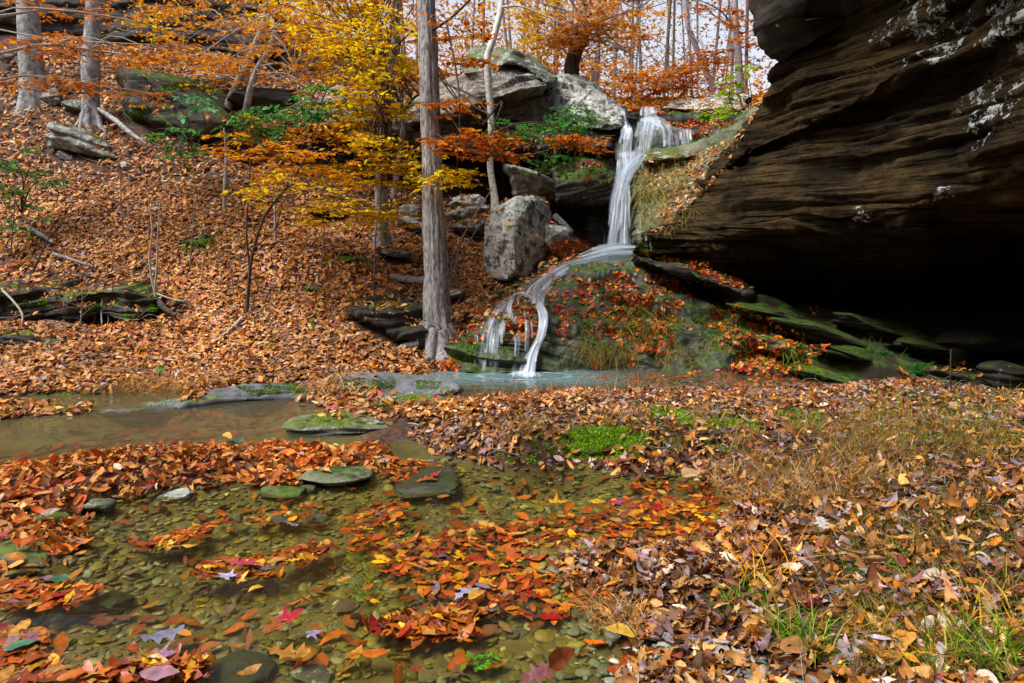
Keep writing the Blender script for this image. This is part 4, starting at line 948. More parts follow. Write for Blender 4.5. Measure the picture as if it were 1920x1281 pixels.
def spray(tw, lv, c, az, L_, nl, size, pal, rg, kind='beech', droop=.12, el=0.0, tilt=.35, tr=None):
    tr = tr or (.004 if L_ > .28 else .0013)
    """one flat layered spray: a twig with alternate side twigs and leaves along them"""
    d = np.array([math.cos(az) * math.cos(el), math.sin(az) * math.cos(el), math.sin(el)])
    side = np.array([-math.sin(az), math.cos(az), rg.normal(0, .15)])
    a = c - d * L_ * .5; b = c + d * L_ * .5; b[2] -= droop * L_
    mid = (a + b) / 2 + np.array([0, 0, droop * L_ * .5]) + rg.normal(0, .03 * L_, 3)
    tube(tw, [a, mid, b], [tr, tr * .7, tr * .35], 4, 6)
    ends = [(a, mid, b, 1.0)]
    ns = rg.integers(4, 7)
    for i in range(ns):
        t = (i + .6) / (ns + .3); s = 1 if i % 2 else -1
        p0 = a * (1 - t) ** 2 + 2 * mid * t * (1 - t) + b * t * t
        l = L_ * .42 * (1 - .55 * t) * rg.uniform(.7, 1.2)
        dd = unit(d * .75 + side * s * .8 + np.array([0, 0, rg.normal(0, .12)]))
        p1 = p0 + dd * l; p1[2] -= droop * l * .5
        tube(tw, [p0, (p0 + p1) / 2 + np.array([0, 0, .01]), p1], [tr * .6, tr * .45, tr * .25], 3, 4)
        ends.append((p0, (p0 + p1) / 2, p1, l / L_))
    w_ = np.array([e[3] for e in ends]); w_ /= w_.sum()
    k = rg.choice(len(ends), nl, p=w_); t = rg.uniform(.08, 1.05, nl)[:, None]
    A_ = np.array([e[0] for e in ends])[k]; B_ = np.array([e[1] for e in ends])[k]; C_ = np.array([e[2] for e in ends])[k]
    p = A_ * (1 - t) ** 2 + 2 * B_ * t * (1 - t) + C_ * t * t
    al = unit(C_ - A_); sd = np.cross(al, [0, 0, 1.]); sgn = rg.choice([-1, 1], nl)[:, None]
    ld = unit(al * .7 + sd * sgn + np.array([0, 0, -.25]))
    sz = rg.uniform(size * .7, size * 1.2, nl)
    p = p + ld * sz[:, None] * .5
    n = np.tile([0, 0, 1.], (nl, 1)) + sd * sgn * .25
    add_leaves(lv, kind, p, n, sz, palette(pal, nl, rg, .16, .3), tilt, .25, .3, dirs=ld, rg=rg)
def crown(tw, lv, blobs, rg, spr=.55, nl=34, size=.075, kind='beech', origin=None, tilt=.35, el=.1, link=0.0):
    """blobs: (px,py,Y, rx_px, ry_px, ry_depth_m, number_of_sprays, palette)"""
    for (px, py, Y, rx, ry, rd, n, pal) in blobs:
        c0 = P(px, py, Y); sx = rx * Y / F; sz = ry * Y / F
        for i in range(n):
            o = rg.normal(size=3); o = o / np.linalg.norm(o) * rg.random() ** .4
            c = c0 + o * np.array([sx, rd, sz])
            az = rg.uniform(0, 2 * PI)
            spray(tw, lv, c, az, spr * rg.uniform(.7, 1.3), int(nl * rg.uniform(.6, 1.3)), size, pal, rg, kind, el=rg.normal(0, el), tilt=tilt)
            if origin is not None and rg.random() < link:
                og = np.asarray(origin[rg.integers(len(origin))]); m_ = (og + c) / 2 + rg.normal(0, .12, 3) + np.array([0, 0, .12])
                tube(tw, [og, m_, c], [.012, .009, .005], 5, 8)
def tree(name, label, base, paths, bark, cat='tree', blobs=(), spr=.55, nl=34, size=.075, kind='beech', seed=1, group=None, flare=None, sides=14, rough=.08, twig='twig', limbs=(), link=.3, origin=None, tilt=.35, n=None, el=.1, crownname='crown'):
    """paths: list of (list of (px,py,Y), radii). the first is the trunk, limbs the branches"""
    rg = np.random.default_rng(seed)
    t = empty(name, base); tag(t, label, cat, group)
    b = np.array(base, float)
    tr = Acc(); allp = []
    for i, (pts, rad) in enumerate(paths):
        W = np.array([P(*a) for a in pts]); allp.append(W)
        tube(tr, W - b, rad, sides, n or max(10, len(W) * 8), rough, seed + i, flare=flare if i == 0 else None)
    tr.build('trunk', M[bark], t)
    tw = Acc(); lv = Acc()
    for pts, rad in limbs:
        W = np.array([P(*a) for a in pts]); allp.append(W)
        lb = Acc(); tube(lb, W - b, rad, 6, max(8, len(W) * 5), .1, seed); lb.build('branch', M[twig], t)
    if blobs:
        og = origin if origin is not None else np.concatenate([smoothline(a, 12)[3:] for a in allp])
        crown(tw, lv, blobs, rg, spr, nl, size, kind, og, tilt, el, link)
    for ac_, nm, mt in ((tw, 'twigs', twig), (lv, crownname, 'crown')):
        if ac_.n:
            ac_.V = [a - b for a in ac_.V]; ac_.build(nm, M[mt], t)
    return t
T = tree
# the big central trunk
T('oak_tree','tall straight grey brown trunk with gnarled flared roots left of the lower cascade',P(822,648,7.45),
  [([(824,690,7.3),(822,655,7.4),(820,600,7.5),(817,500,7.55),(812,380,7.6),(808,250,7.65),(804,130,7.7),(800,0,7.8),(796,-160,7.9)],[.19,.168,.15,.128,.112,.105,.1,.095,.09])],'bark_oak',
  seed=3,flare=(.38,.2),sides=44,rough=.17,n=150,blobs=[(860,70,7.6,60,70,.5,9,PAL_RUS),(850,200,7.4,60,20,.4,6,PAL_RUS),(900,272,7.2,110,22,.4,22,PAL_RUS),(1050,262,7.3,60,14,.3,8,PAL_RUS),(640,330,7.8,30,20,.3,2,PAL_ORG),(860,330,7.3,60,24,.3,8,PAL_YEL)],
  limbs=[([(812,248,7.6),(880,285,7.3),(980,292,7.2),(1070,268,7.2)],[.014,.01,.007,.004]),([(805,60,7.7),(850,30,7.6),(910,-30,7.5)],[.02,.014,.01]),([(812,125,7.7),(850,180,7.6),(905,235,7.5)],[.012,.009,.005]),
         ([(828,140,7.7),(880,210,7.5),(960,250,7.3)],[.008,.006,.004])],spr=.5,nl=30,twig='twig_dark',size=.085,link=.1,
  )
def roots(tree_, base, spec, r0, mat, seed=1):
    rg = np.random.default_rng(seed); b = np.array(tree_.location)
    for ang, ln, r in spec:
        d = np.array([math.cos(ang), math.sin(ang), 0]); pts = []
        for t_, hh in ((.0, .30), (.18, .15), (.45, .05), (.75, .015), (1, -.05)):
            q = np.array(base) + d * (r0 * .55 + ln * t_) + np.array([-d[1], d[0], 0]) * rg.normal(0, .02)
            q[2] = float(H(q[0], q[1])) + hh; pts.append(q - b)
        a_ = Acc(); tube(a_, pts, [r, r * 1.05, r * .8, r * .5, r * .25], 12, 30, .18, int(ang * 10) + 20); a_.build('root', M[mat], tree_)
OAK = [o_ for o_ in SC.objects if o_.name == 'oak_tree'][0]
roots(OAK, P(822, 650, 7.42), [(-1.2, .38, .075), (-1.9, .34, .07), (-.5, .42, .065), (-2.6, .45, .07), (.3, .5, .06), (2.9, .5, .06)], .17, 'bark_oak')
def later_roots():
    for o_ in [q for q in SC.objects if q.name.split('.')[0] == 'grey_tree']:
        l_ = o_.location; k_ = .2 if l_.x < -8.6 else .14
        roots(o_, (l_.x, l_.y, l_.z), [(-1.3, .3, k_ * .36), (-2.1, .28, k_ * .32), (-.5, .36, k_ * .34), (-2.9, .3, k_ * .32), (.4, .3, k_ * .26)], k_, 'bark_beech', 4)
T('birch_tree','slim pale wavy trunk rising beside the tall lichen boulder',P(930,392,9.5),
  [([(930,396,9.5),(926,360,9.5),(919,310,9.5),(921,250,9.45),(920,205,9.45),(916,160,9.45),(914,110,9.45),(921,85,9.45),(934,40,9.5),(941,0,9.55),(946,-80,9.6)],[.062,.05,.042,.042,.046,.048,.046,.046,.042,.04,.036])],'bark_birch',seed=5,flare=(.25,.1),sides=16,rough=.08,n=90,
  limbs=[([(941,14,9.5),(975,12,9.4),(1010,25,9.3),(1055,45,9.2)],[.018,.014,.010,.006]),([(1055,45,9.2),(1080,25,9.1),(1095,10,9.1)],[.006,.005,.003]),([(920,215,9.45),(890,200,9.2),(850,165,9.0),(820,145,8.8)],[.012,.009,.006,.004])],twig='twig_pale')
T('grey_tree','wider grey trunk at the far left edge of the upper slope',P(64,185,12.1),
  [([(70,225,12.1),(66,196,12.1),(62,150,12.15),(58,100,12.2),(54,40,12.3),(50,-20,12.4),(46,-120,12.5)],[.26,.23,.195,.18,.175,.17,.165])],'bark_beech',seed=7,flare=(.55,.35),sides=24,rough=.06,n=50)
T('grey_tree','narrower grey trunk right of the wide one on the upper left slope',P(172,228,11.5),
  [([(178,262,11.5),(175,236,11.5),(170,190,11.55),(172,120,11.6),(174,50,11.7),(177,-20,11.8),(180,-120,11.9)],[.17,.15,.13,.125,.12,.115,.11]),([(160,180,11.55),(158,120,11.6),(163,60,11.7),(168,0,11.75)],[.05,.05,.045,.04])],'bark_beech',seed=8,flare=(.55,.25),sides=20,rough=.06,n=50)
later_roots()
T('leaning_tree','dark thin trunk leaning right in the orange leaves, left of its forked neighbour',P(430,190,12),
  [([(425,205,12),(450,150,12),(470,110,12),(492,50,12.1),(520,-40,12.3)],[.075,.07,.065,.06,.05])],'bark_beech',seed=9,sides=12,twig='twig',
  blobs=[(430,80,11.5,110,70,1.0,30,PAL_ORG),(330,50,11.8,110,50,1.0,10,PAL_ORG),(290,40,12.2,100,40,.8,6,PAL_YEL)],size=.08,spr=.8,limbs=[([(470,110,12),(430,60,11.8),(380,20,11.6)],[.02,.014,.008])])
T('forked_tree','crooked grey sapling trunk forking above the dark rocks on the upper slope',P(462,208,11),
  [([(460,212,11),(470,165,11),(485,125,11),(508,90,11),(515,50,11.1),(500,20,11.2),(505,-40,11.3)],[.055,.05,.045,.04,.035,.03,.025])],'bark_beech',seed=10,sides=10,twig='twig_pale',
  limbs=[([(485,125,11),(530,120,10.8),(570,150,10.6),(620,175,10.4)],[.02,.014,.01,.004]),([(508,62,11),(535,90,10.8),(560,150,10.6),(585,170,10.5)],[.018,.012,.008,.004]),([(530,118,10.8),(560,170,10.6),(600,190,10.4)],[.01,.008,.003]),
         ([(470,165,11),(520,140,10.7),(545,160,10.6)],[.015,.01,.004]),([(515,50,11.1),(540,20,11),(545,0,11),(560,-40,11)],[.02,.016,.012,.01])],
  blobs=[(560,80,10.4,130,80,1.0,32,PAL_ORG),(500,40,10.8,110,50,1.0,16,PAL_ORG),(600,150,9.8,70,30,.6,6,PAL_RUS),(420,130,10.4,70,30,.7,6,PAL_ORG)],size=.075,spr=.7)
T('yellow_beech_tree','understory tree with a clear yellow crown left of the big trunk',P(716,450,9),
  [([(716,462,9),(716,400,9),(714,330,9.05),(722,260,9.1),(728,180,9.2),(740,80,9.3),(745,-40,9.4)],[.10,.085,.08,.075,.07,.06,.05])],'bark_beech',seed=12,flare=(.5,.12),sides=18,twig='twig_dark',
  blobs=[(690,150,8.3,95,115,.8,62,PAL_YEL),(700,300,8.2,95,55,.7,42,PAL_YEL),(640,215,8.5,70,60,.7,14,PAL_YEL),(720,60,8.6,90,70,.8,26,PAL_YEL),(760,310,8.0,60,40,.5,18,PAL_YEL),(700,400,8.2,80,34,.5,18,PAL_YEL),(600,310,8.4,80,25,.5,16,PAL_YEL)],size=.07,spr=.6,nl=34)
T('slim_leaning_tree','slim grey trunk leaning right between the yellow crown and the big trunk',P(742,360,9.8),
  [([(738,372,9.8),(745,320,9.8),(755,250,9.8),(756,215,9.8),(765,190,9.8)],[.05,.042,.04,.04,.03])],'bark_beech',seed=13,sides=12,twig='twig_dark',
  limbs=[([(757,215,9.8),(775,185,9.7),(800,170,9.6)],[.028,.02,.014]),([(755,215,9.8),(745,180,9.7),(720,150,9.5)],[.02,.014,.01])],blobs=[(700,-10,9.5,120,60,1,30,PAL_ORG),(600,0,9.8,110,40,1,34,PAL_YEL),(620,90,9.6,60,50,.8,16,PAL_YEL)],size=.085,spr=.7)
T('orange_beech_tree','two stemmed sapling with thin dark stems and low orange yellow leaf layers on the slope',P(462,600,7.6),
  [([(463,602,7.6),(466,540,7.6),(475,470,7.6),(500,400,7.55),(540,350,7.5),(575,290,7.45),(600,230,7.4),(640,205,7.35)],[.024,.02,.017,.014,.012,.010,.008,.006]),([(458,602,7.6),(468,520,7.6),(462,440,7.6),(465,380,7.6),(470,300,7.65)],[.018,.015,.012,.009,.006])],'twig_dark',seed=15,sides=8,twig='twig_dark',
  blobs=[(540,300,7.6,140,34,.7,26,PAL_ORG),(560,360,7.5,110,40,.6,20,PAL_YEL),(460,270,8.0,90,24,.6,10,PAL_ORG),(620,400,7.6,70,34,.5,14,PAL_YEL),(500,240,8.4,80,25,.5,12,PAL_ORG),(610,250,8.2,70,24,.5,12,PAL_ORG)],size=.07,spr=.5,nl=30,
  limbs=[([(500,400,7.55),(520,395,7.5),(560,330,7.4)],[.009,.007,.004]),([(470,470,7.6),(515,430,7.5),(530,380,7.4)],[.009,.007,.004])],link=.0)
T('pale_sapling','thin white forked stem standing above the long mossy ledge',P(292,568,7.8),
  [([(294,570,7.8),(290,545,7.8),(284,520,7.8),(280,480,7.8),(285,430,7.8),(277,360,7.8)],[.02,.017,.014,.012,.009,.005]),([(290,545,7.8),(294,500,7.78),(296,440,7.75),(300,380,7.7)],[.014,.012,.009,.005])],'twig_pale',seed=16,sides=8,twig='twig_pale',
  limbs=[([(292,550,7.8),(320,560,7.7),(345,565,7.65)],[.01,.008,.005]),([(282,500,7.8),(250,470,7.75),(240,420,7.7)],[.006,.004,.003]),([(286,430,7.8),(310,400,7.75),(305,360,7.7)],[.005,.004,.002])])
T('thin_sapling','straight thin grey sapling stump on the slope right of the two stemmed sapling',P(517,480,8.9),[([(517,482,8.9),(516,430,8.9),(515,370,8.9)],[.022,.018,.014])],'bark_beech',seed=17,sides=8)
T('thin_sapling','short grey stem on the slope above the bright mossy block',P(422,405,9.6),[([(422,408,9.6),(421,360,9.6),(424,300,9.7),(420,240,9.8)],[.03,.026,.02,.012])],'bark_beech',seed=18,sides=8)
# layered branches reaching in from the left
T('overhanging_beech_tree','long pale branches with layers of rust orange leaves reaching in at the upper left',P(-150,420,8.4),
  [([(-150,430,8.4),(-160,250,8.5),(-170,60,8.6),(-180,-200,8.8)],[.09,.08,.07,.06])],'bark_beech',seed=19,twig='twig_pale',
  limbs=[([(-165,130,8.5),(0,100,8.6),(90,84,8.7),(200,98,8.9),(330,112,9.1),(430,118,9.3)],[.03,.022,.018,.014,.009,.005]),([(-160,190,8.5),(0,150,8.6),(70,143,8.7),(180,160,8.9),(290,175,9.1)],[.022,.016,.013,.010,.005]),
         ([(-165,60,8.5),(0,30,8.6),(120,20,8.7),(260,40,8.9)],[.02,.016,.012,.006]),([(90,84,8.7),(160,70,8.6),(230,90,8.6)],[.01,.008,.004])],
  blobs=[(120,88,8.7,170,10,.4,16,PAL_RUS),(330,105,9.0,120,12,.4,12,PAL_ORG),(100,155,8.6,140,8,.4,11,PAL_RUS),(260,180,9.0,80,8,.4,5,PAL_ORG),(100,5,9.2,180,16,.5,8,PAL_RUS),(330,20,9.4,110,20,.5,7,PAL_ORG)],size=.08,spr=.6,nl=30,link=.05)
# trees on the rim behind the falls
T('dark_beech_tree','dark stout trunk forking on the lichen rock above the waterfall under an orange crown',P(1075,135,12.6),
  [([(1072,150,12.6),(1073,120,12.6),(1083,90,12.6),(1094,72,12.6)],[.15,.135,.13,.11]),([(1080,92,12.6),(1070,75,12.6),(1064,68,12.6)],[.07,.05,.04]),([(1094,75,12.6),(1098,50,12.6),(1085,25,12.7),(1100,0,12.7),(1090,-60,12.8)],[.08,.075,.07,.06,.05])],'bark_dark',seed=21,sides=16,twig='twig_pale',
  limbs=[([(1098,50,12.6),(1140,35,12.4),(1200,10,12.2)],[.03,.02,.01]),([(1095,40,12.6),(1060,20,12.4),(1010,5,12.2)],[.025,.018,.01]),([(1100,45,12.6),(1150,75,12.3),(1195,112,12)],[.02,.012,.006]),([(1085,25,12.6),(1070,0,12.4),(1050,-30,12.3)],[.03,.02,.015])],
  blobs=[(1060,40,12.3,100,55,1.0,46,PAL_ORG),(1150,50,12.8,80,45,1.0,30,PAL_ORG),(1000,60,12.8,60,60,1.0,26,PAL_YEL),(1080,60,11.9,60,14,.4,12,PAL_RUS)],size=.085,spr=.75,nl=40,el=.25)
T('slim_rim_tree','straight purple grey trunk behind the rim right of the dark forked trunk',P(1115,170,15.5),[([(1115,180,15.5),(1118,110,15.5),(1120,40,15.6),(1124,-80,15.8)],[.095,.09,.085,.08])],'bark_far',seed=22,sides=12,
  blobs=[(1180,150,15,110,26,1.2,34,PAL_ORG),(1270,160,14.8,90,18,1.0,22,PAL_RUS),(1060,120,15.5,70,50,1.2,26,PAL_ORG)],size=.1,spr=.8,nl=44,el=.25,twig='twig')
T('pale_leaning_tree','pale bare trunk leaning left behind the falls crest near the right boulder',P(1330,150,17),[([(1340,170,17),(1318,120,17),(1298,70,17),(1288,40,17),(1280,-40,17.3)],[.08,.075,.07,.06,.05])],'bark_far',seed=23,sides=10,
  blobs=[(1330,110,14.5,60,12,.8,12,PAL_RUS),(1380,95,13.5,44,20,.6,9,PAL_RUS),(1290,135,14.8,60,10,.8,11,PAL_RUS)],size=.09,spr=.7,nl=36,twig='twig')
T('grey_rim_tree','grey trunk partly hidden by the black hanging rock at the top right of the falls',P(1385,150,15),[([(1388,175,15),(1384,100,15),(1378,30,15),(1376,-60,15.2)],[.085,.08,.075,.07])],'bark_far',seed=24,sides=10,
  limbs=[([(1384,60,15),(1350,20,14.8),(1310,0,14.6)],[.025,.015,.008]),([(1380,50,15),(1352,40,14.8),(1320,10,14.6)],[.02,.012,.006])],blobs=[(1385,30,13.5,40,50,.6,9,PAL_RUS),(1330,10,14,60,20,.6,8,PAL_RUS)],size=.085,spr=.6,nl=28,twig='twig_dark')
# far bare trees
def bare_tree(px, py, Y, top, rad, lean, seed, label, leaf=None, green=False):
    rg = np.random.default_rng(seed); base = P(px, py, Y); base[2] = min(base[2], float(H(base[0], base[1])) + .2)
    t = empty('bare_tree' if not green else 'pine_tree', base); tag(t, label, 'tree', 'bare winter trees behind the waterfall' if not green else None)
    topz = top; hgt = (CAMZ + Y * .5) * 1.2
    tr = Acc(); lean = lean * 2.2 + rg.normal(0, .03); rad = rad * rg.uniform(.4, .85); tip = np.array([lean * hgt, rg.normal(0, .5), hgt])
    pts = [np.zeros(3) - [0, 0, .3], tip * .33 + rg.normal(0, .12, 3), tip * .66 + rg.normal(0, .2, 3), tip]
    tube(tr, pts, [rad * .75, rad * .62, rad * .42, rad * .15], 9, 22, .06, seed); tr.build('trunk', M['bark_far'], t)
    tw = Acc(); c = smoothline(pts, 40)
    def br(p, d, l, r, dep):
        m_ = p + d * l * .5 + rg.normal(0, .07 * l, 3); e = p + d * l + np.array([0, 0, .12 * l]) + rg.normal(0, .08 * l, 3)
        tube(tw, [p, m_, e], [r, r * .7, r * .35], 4 if dep < 2 else 3, 6 if dep < 2 else 4)
        if dep < 3:
            for k in range(4 if dep < 2 else 3):
                tt = rg.uniform(.25, 1); q = p * (1 - tt) + e * tt
                dd = unit(d + rg.normal(0, .65, 3) + np.array([0, 0, .15])); br(q, dd, l * rg.uniform(.4, .65), r * .5, dep + 1)
    for k in range(24 if not green else 7):
        i = rg.integers(8, 38); a = rg.uniform(0, 2 * PI)
        br(c[i], unit(np.array([math.cos(a), math.sin(a), rg.uniform(.2, .9)])), hgt * rg.uniform(.12, .26), rad * .3, 0 if not green else 2)
    tw.build('branches', M['twig'], t)
    if leaf or green:
        lv = Acc(); n = 900 if leaf else 5200
        i = rg.integers(10, 40, n)
        if green:
            k = rg.integers(0, 26, n); cc = rg.normal(0, 1, (26, 3)) * np.array([1.3, 1.3, 1.0]) + np.array([0, 0, 0.]); ci = c[rg.integers(14, 40, 26)]
            p = ci[k] + cc[k] * hgt * .09 + rg.normal(0, .35, (n, 3))
            add_leaves(lv, 'willow', p, rg.normal(size=(n, 3)), rg.uniform(.2, .42, n), palette(PAL_PINE, n, rg), .6, .3, .3, rg=rg)
        else:
            p = c[i] + rg.normal(0, 1, (n, 3)) * np.array([hgt * .13, hgt * .13, hgt * .06]); add_leaves(lv, 'beechlo', p, rg.normal(size=(n, 3)), rg.uniform(.1, .18, n), palette(leaf, n, rg), .6, .3, .3, rg=rg)
        lv.build('crown', M['crown'], t)
    return t
for i, a in enumerate([(1150,170,20,0,.12,.02,'thin bare tree behind the rim left of the sky gap'),(1205,165,24,0,.14,-.03,'bare tree in the middle of the far wood right of the orange crown'),
    (1262,150,26,0,.10,.0,'slender bare tree under the bright sky gap'),(1300,150,34,0,.2,-.04,'distant bare tree right of the bright sky gap'),
    (1400,150,24,0,.12,-.02,'bare tree nearly hidden behind the great boulder'),(1040,110,24,0,.12,.03,'bare tree seen through the orange crown above the rim'),
    (880,70,20,0,.10,.02,'bare tree between the big trunk and the pale wavy trunk'),(700,60,22,0,.14,.01,'bare tree behind the yellow crown'),
    (1175,150,42,0,.16,.02,'faintest bare tree far behind the orange crown'),(1010,100,38,0,.16,-.01,'faint far tree behind the pale wavy trunk'),(780,60,34,0,.16,.01,'faint far tree just left of the big trunk'),
    (600,40,26,0,.16,.02,'bare tree high on the far slope above the brown block'),]):
    bare_tree(*a[:6], 100 + i, a[6], leaf=PAL_BACK if i % 2 == 0 else None)
rgt = np.random.default_rng(300)
for i in range(22):
    px_ = rgt.uniform(960, 1400) if i < 16 else rgt.uniform(560, 900)
    bare_tree(px_, 130, rgt.uniform(19, 40), 0, rgt.uniform(.06, .15), rgt.normal(0, .03), 400 + i, 'thin bare grey tree in the far wood behind the waterfall')
bare_tree(1245,150,27,0,.14,.0,201,'green pine at the top of the sky gap',green=True)
bare_tree(1335,150,36,0,.18,.0,202,'distant hazy green pine right of the sky gap',green=True)
bare_tree(905,90,30,0,.16,.0,203,'green pine seen between the big trunk and the pale wavy trunk',green=True)
# far orange woodland mass
rg = np.random.default_rng(61); lv = Acc()
for (x0, x1, y0, y1, z0, z1, n, pal, sz) in [(-24, -1, 20, 34, 5, 15, 44000, PAL_ORG, .15), (-3, 12, 26, 42, 6.0, 9.8, 22000, PAL_ORG, .14), (-2, 7, 22, 30, 7.0, 12.5, 7000, PAL_YEL, .13), (-8, 2, 15.5, 20, 4.6, 9.0, 6000, PAL_ORG, .13), (2, 10, 16, 24, 4.4, 5.9, 4200, PAL_ORG, .14), (-14, -3, 16, 20, 6, 11, 12000, PAL_ORG, .15)]:
    p = rg.uniform((x0, y0, z0), (x1, y1, z1), (n, 3)); k = fbm(p * np.array([1, 1, 1.6]), .33, 3, 5) > -.04; p = p[k]
    add_leaves(lv, 'beechlo', p, np.tile([0, 0, 1.], (len(p), 1)), rg.uniform(sz * .7, sz * 1.3, len(p)), palette(pal, len(p), rg), .6, .4, .3, rg=rg)
o = lv.build('distant_woodland_foliage', M['crown']); tag(o, kind='stuff')

# ------------------------------------------------------------------ green shrubs and small plants
def shrub(name, label, base, blobs, pal_twig='twig_dark', kind='beech', size=.07, spr=.4, nl=24, seed=1, cat='shrub', limbs=(), n=10, el=.3, sr=.011):
    rg = np.random.default_rng(seed); t = empty(name, base); tag(t, label, cat); b = np.array(base, float)
    tw = Acc(); lv = Acc()
    cen = [P(*bl[:3]) for bl in blobs]
    for c in cen:
        for k in range(2):
            m_ = b * .5 + c * .5 + rg.normal(0, sr * 8, 3); tube(tw, [b, m_, c + rg.normal(0, sr * 9, 3)], [sr, sr * .7, sr * .35], 5, 8)
    crown(tw, lv, blobs, rg, spr, nl, size, kind, None, .5, el)
    for ac_, nm, mt in ((tw, 'stems', pal_twig), (lv, 'foliage', 'crown')):
        ac_.V = [a - b for a in ac_.V]; ac_.build(nm, M[mt], t)
    return t
shrub('green_shrub','dense green shrub growing from the ledges between the pale wavy trunk and the falls',P(1010,330,10.2),[(1000,245,9.7,90,30,.4,26,PAL_GRN),(1070,240,9.9,60,40,.4,18,PAL_GRN),(1040,305,9.8,60,24,.3,12,PAL_GRN),(1080,215,10.2,30,26,.3,6,PAL_GRN)],seed=71,size=.075)
shrub('green_shrub','bluish green shrub in front of the big mossy boulder on the upper slope',P(360,290,10.4),[(375,190,10.0,40,24,.3,8,[(.14,.36,.16,3),(.2,.42,.25,2)]),(335,250,10.0,44,26,.3,8,PAL_GRN),(350,285,9.9,34,20,.3,6,PAL_GRN)],seed=72,size=.11,nl=14)
shrub('green_shrub','wide green shrub in the middle behind the orange layered leaves',P(545,330,9.0),[(520,222,8.3,90,22,.4,20,PAL_GRN),(600,190,8.3,46,30,.4,14,PAL_GRN),(480,250,8.3,60,14,.3,8,PAL_GRN)],seed=73,size=.09,nl=20)
shrub('green_shrub','low green leafed shrub at the left picture edge on the slope',P(40,400,9.2),[(40,300,9.0,44,26,.3,8,PAL_GRN),(20,360,8.8,30,26,.3,5,PAL_GRN),(85,330,9,26,18,.3,4,PAL_GRN),(40,420,8.6,50,16,.3,5,PAL_GRN)],seed=74,size=.09,nl=14)
shrub('hanging_leaf_shrub','yellow green leafed branch hanging beside the great boulder above the falls',P(1400,235,11),[(1365,160,11,14,34,.15,8,PAL_YGR),(1350,215,10.8,40,12,.2,9,PAL_YGR),(1400,130,10.8,14,14,.1,3,PAL_YGR)],seed=75,size=.1,nl=14,spr=.3)
shrub('seedling','small bright green seedling on the leafy bank above the left pool',P(298,715,6.4),[(300,688,6.35,8,10,.04,3,[(.12,.42,.10,1)])],seed=76,size=.06,nl=7,spr=.12,cat='plant', sr=.0022)
shrub('seedling','tiny green plant in the shallow water at the bottom centre',G(905,1250,.0),[(905,1236,1.98,26,8,.04,4,[(.16,.50,.05,1)])],seed=77,size=.03,nl=12,spr=.09,cat='plant', sr=.0022)
shrub('seedling','small green weed on the slope below the two stemmed sapling',P(502,660,6.9),[(503,648,6.85,12,8,.05,3,[(.14,.34,.05,1)])],seed=78,size=.04,nl=9,spr=.12,cat='plant', sr=.0022)
shrub('cave_fern','blue green mossy plant cushion glowing at the cave mouth on the right',P(1660,690,6.9),[(1660,668,6.9,36,18,.08,26,[(.03,.22,.05,3),(.02,.14,.04,2)]),(1725,690,6.5,22,14,.06,10,[(.03,.2,.05,1)])],seed=79,size=.022,nl=70,spr=.16,cat='plant', el=.5, sr=.002)
# fallen twigs strewn over the litter
rg = np.random.default_rng(92); ac = Acc()
for (x0, x1, y0, y1, n_, l0, l1, r_) in [(-8, .8, 5.3, 12, 620, .15, .7, .005), (-.6, 4.6, 3.6, 6.3, 200, .08, .3, .0028), (0, 3, 1.6, 3.5, 90, .06, .2, .002)]:
    x = rg.uniform(x0, x1, n_); y = rg.uniform(y0, y1, n_); z = H(x, y); ok = z > .03; x, y = x[ok], y[ok]; nn = Hn(x, y)
    for i in range(len(x)):
        d = rg.normal(size=3); d = d - nn[i] * (d @ nn[i]); d /= np.linalg.norm(d) + 1e-6; l = rg.uniform(l0, l1)
        c = np.array([x[i], y[i], float(H(x[i], y[i]))]) + nn[i] * rg.uniform(.02, .05)
        k_ = rg.normal(0, .12 * l, 3)
        tube(ac, [c - d * l / 2, c + k_ + nn[i] * .02, c + d * l / 2 + nn[i] * rg.uniform(-.01, .08)], [r_, r_ * .8, r_ * .4], 4, 6)
        if rg.random() < .5:
            e_ = rg.normal(size=3); e_ = e_ - nn[i] * (e_ @ nn[i]) * .6; tube(ac, [c + k_ * .5, c + k_ * .5 + e_ / np.linalg.norm(e_) * l * .35], [r_ * .6, r_ * .3], 4, 4)
tag(ac.build('fallen_twigs', M['twig']), kind='stuff')
# young bare saplings on the slope
for i, (px, py, Y, h, ln, lab) in enumerate([(355,505,8.4,150,18,'bare sapling just below and left of the bright mossy block'),(232,455,9.0,170,-14,'bare sapling in the left middle of the slope'),(600,520,8.4,170,24,'bare sapling right of the two stemmed sapling'),
      (150,620,7.2,110,12,'low bare sapling between the two mossy ledges'),(440,560,7.9,120,-22,'bare sapling just left of the foot of the two stemmed sapling'),(700,540,8.2,150,10,'bare sapling above the root ledge left of the big trunk'),(20,470,8.6,160,20,'bare sapling at the left edge above the long mossy ledge'),(540,415,9.6,130,-10,'bare sapling high on the slope under the orange leaves')]):
    T('bare_sapling', lab, P(px, py, Y), [([(px, py + 4, Y), (px + ln * .3, py - h * .4, Y), (px + ln * .5, py - h * .75, Y), (px + ln, py - h, Y)], [.010, .008, .005, .002])], 'twig', seed=600 + i, sides=6, rough=.05, n=24, twig='twig',
      limbs=[([(px + ln * .3, py - h * .4, Y), (px + ln * .3 - 22, py - h * .6, Y - .1), (px + ln * .3 - 34, py - h * .85, Y - .15)], [.005, .003, .0015]), ([(px + ln * .4, py - h * .55, Y), (px + ln * .4 + 26, py - h * .75, Y + .1), (px + ln * .4 + 34, py - h * .95, Y + .1)], [.0045, .003, .0015]), ([(px + ln * .2, py - h * .25, Y), (px + ln * .2 + 24, py - h * .42, Y - .1)], [.004, .0015])])
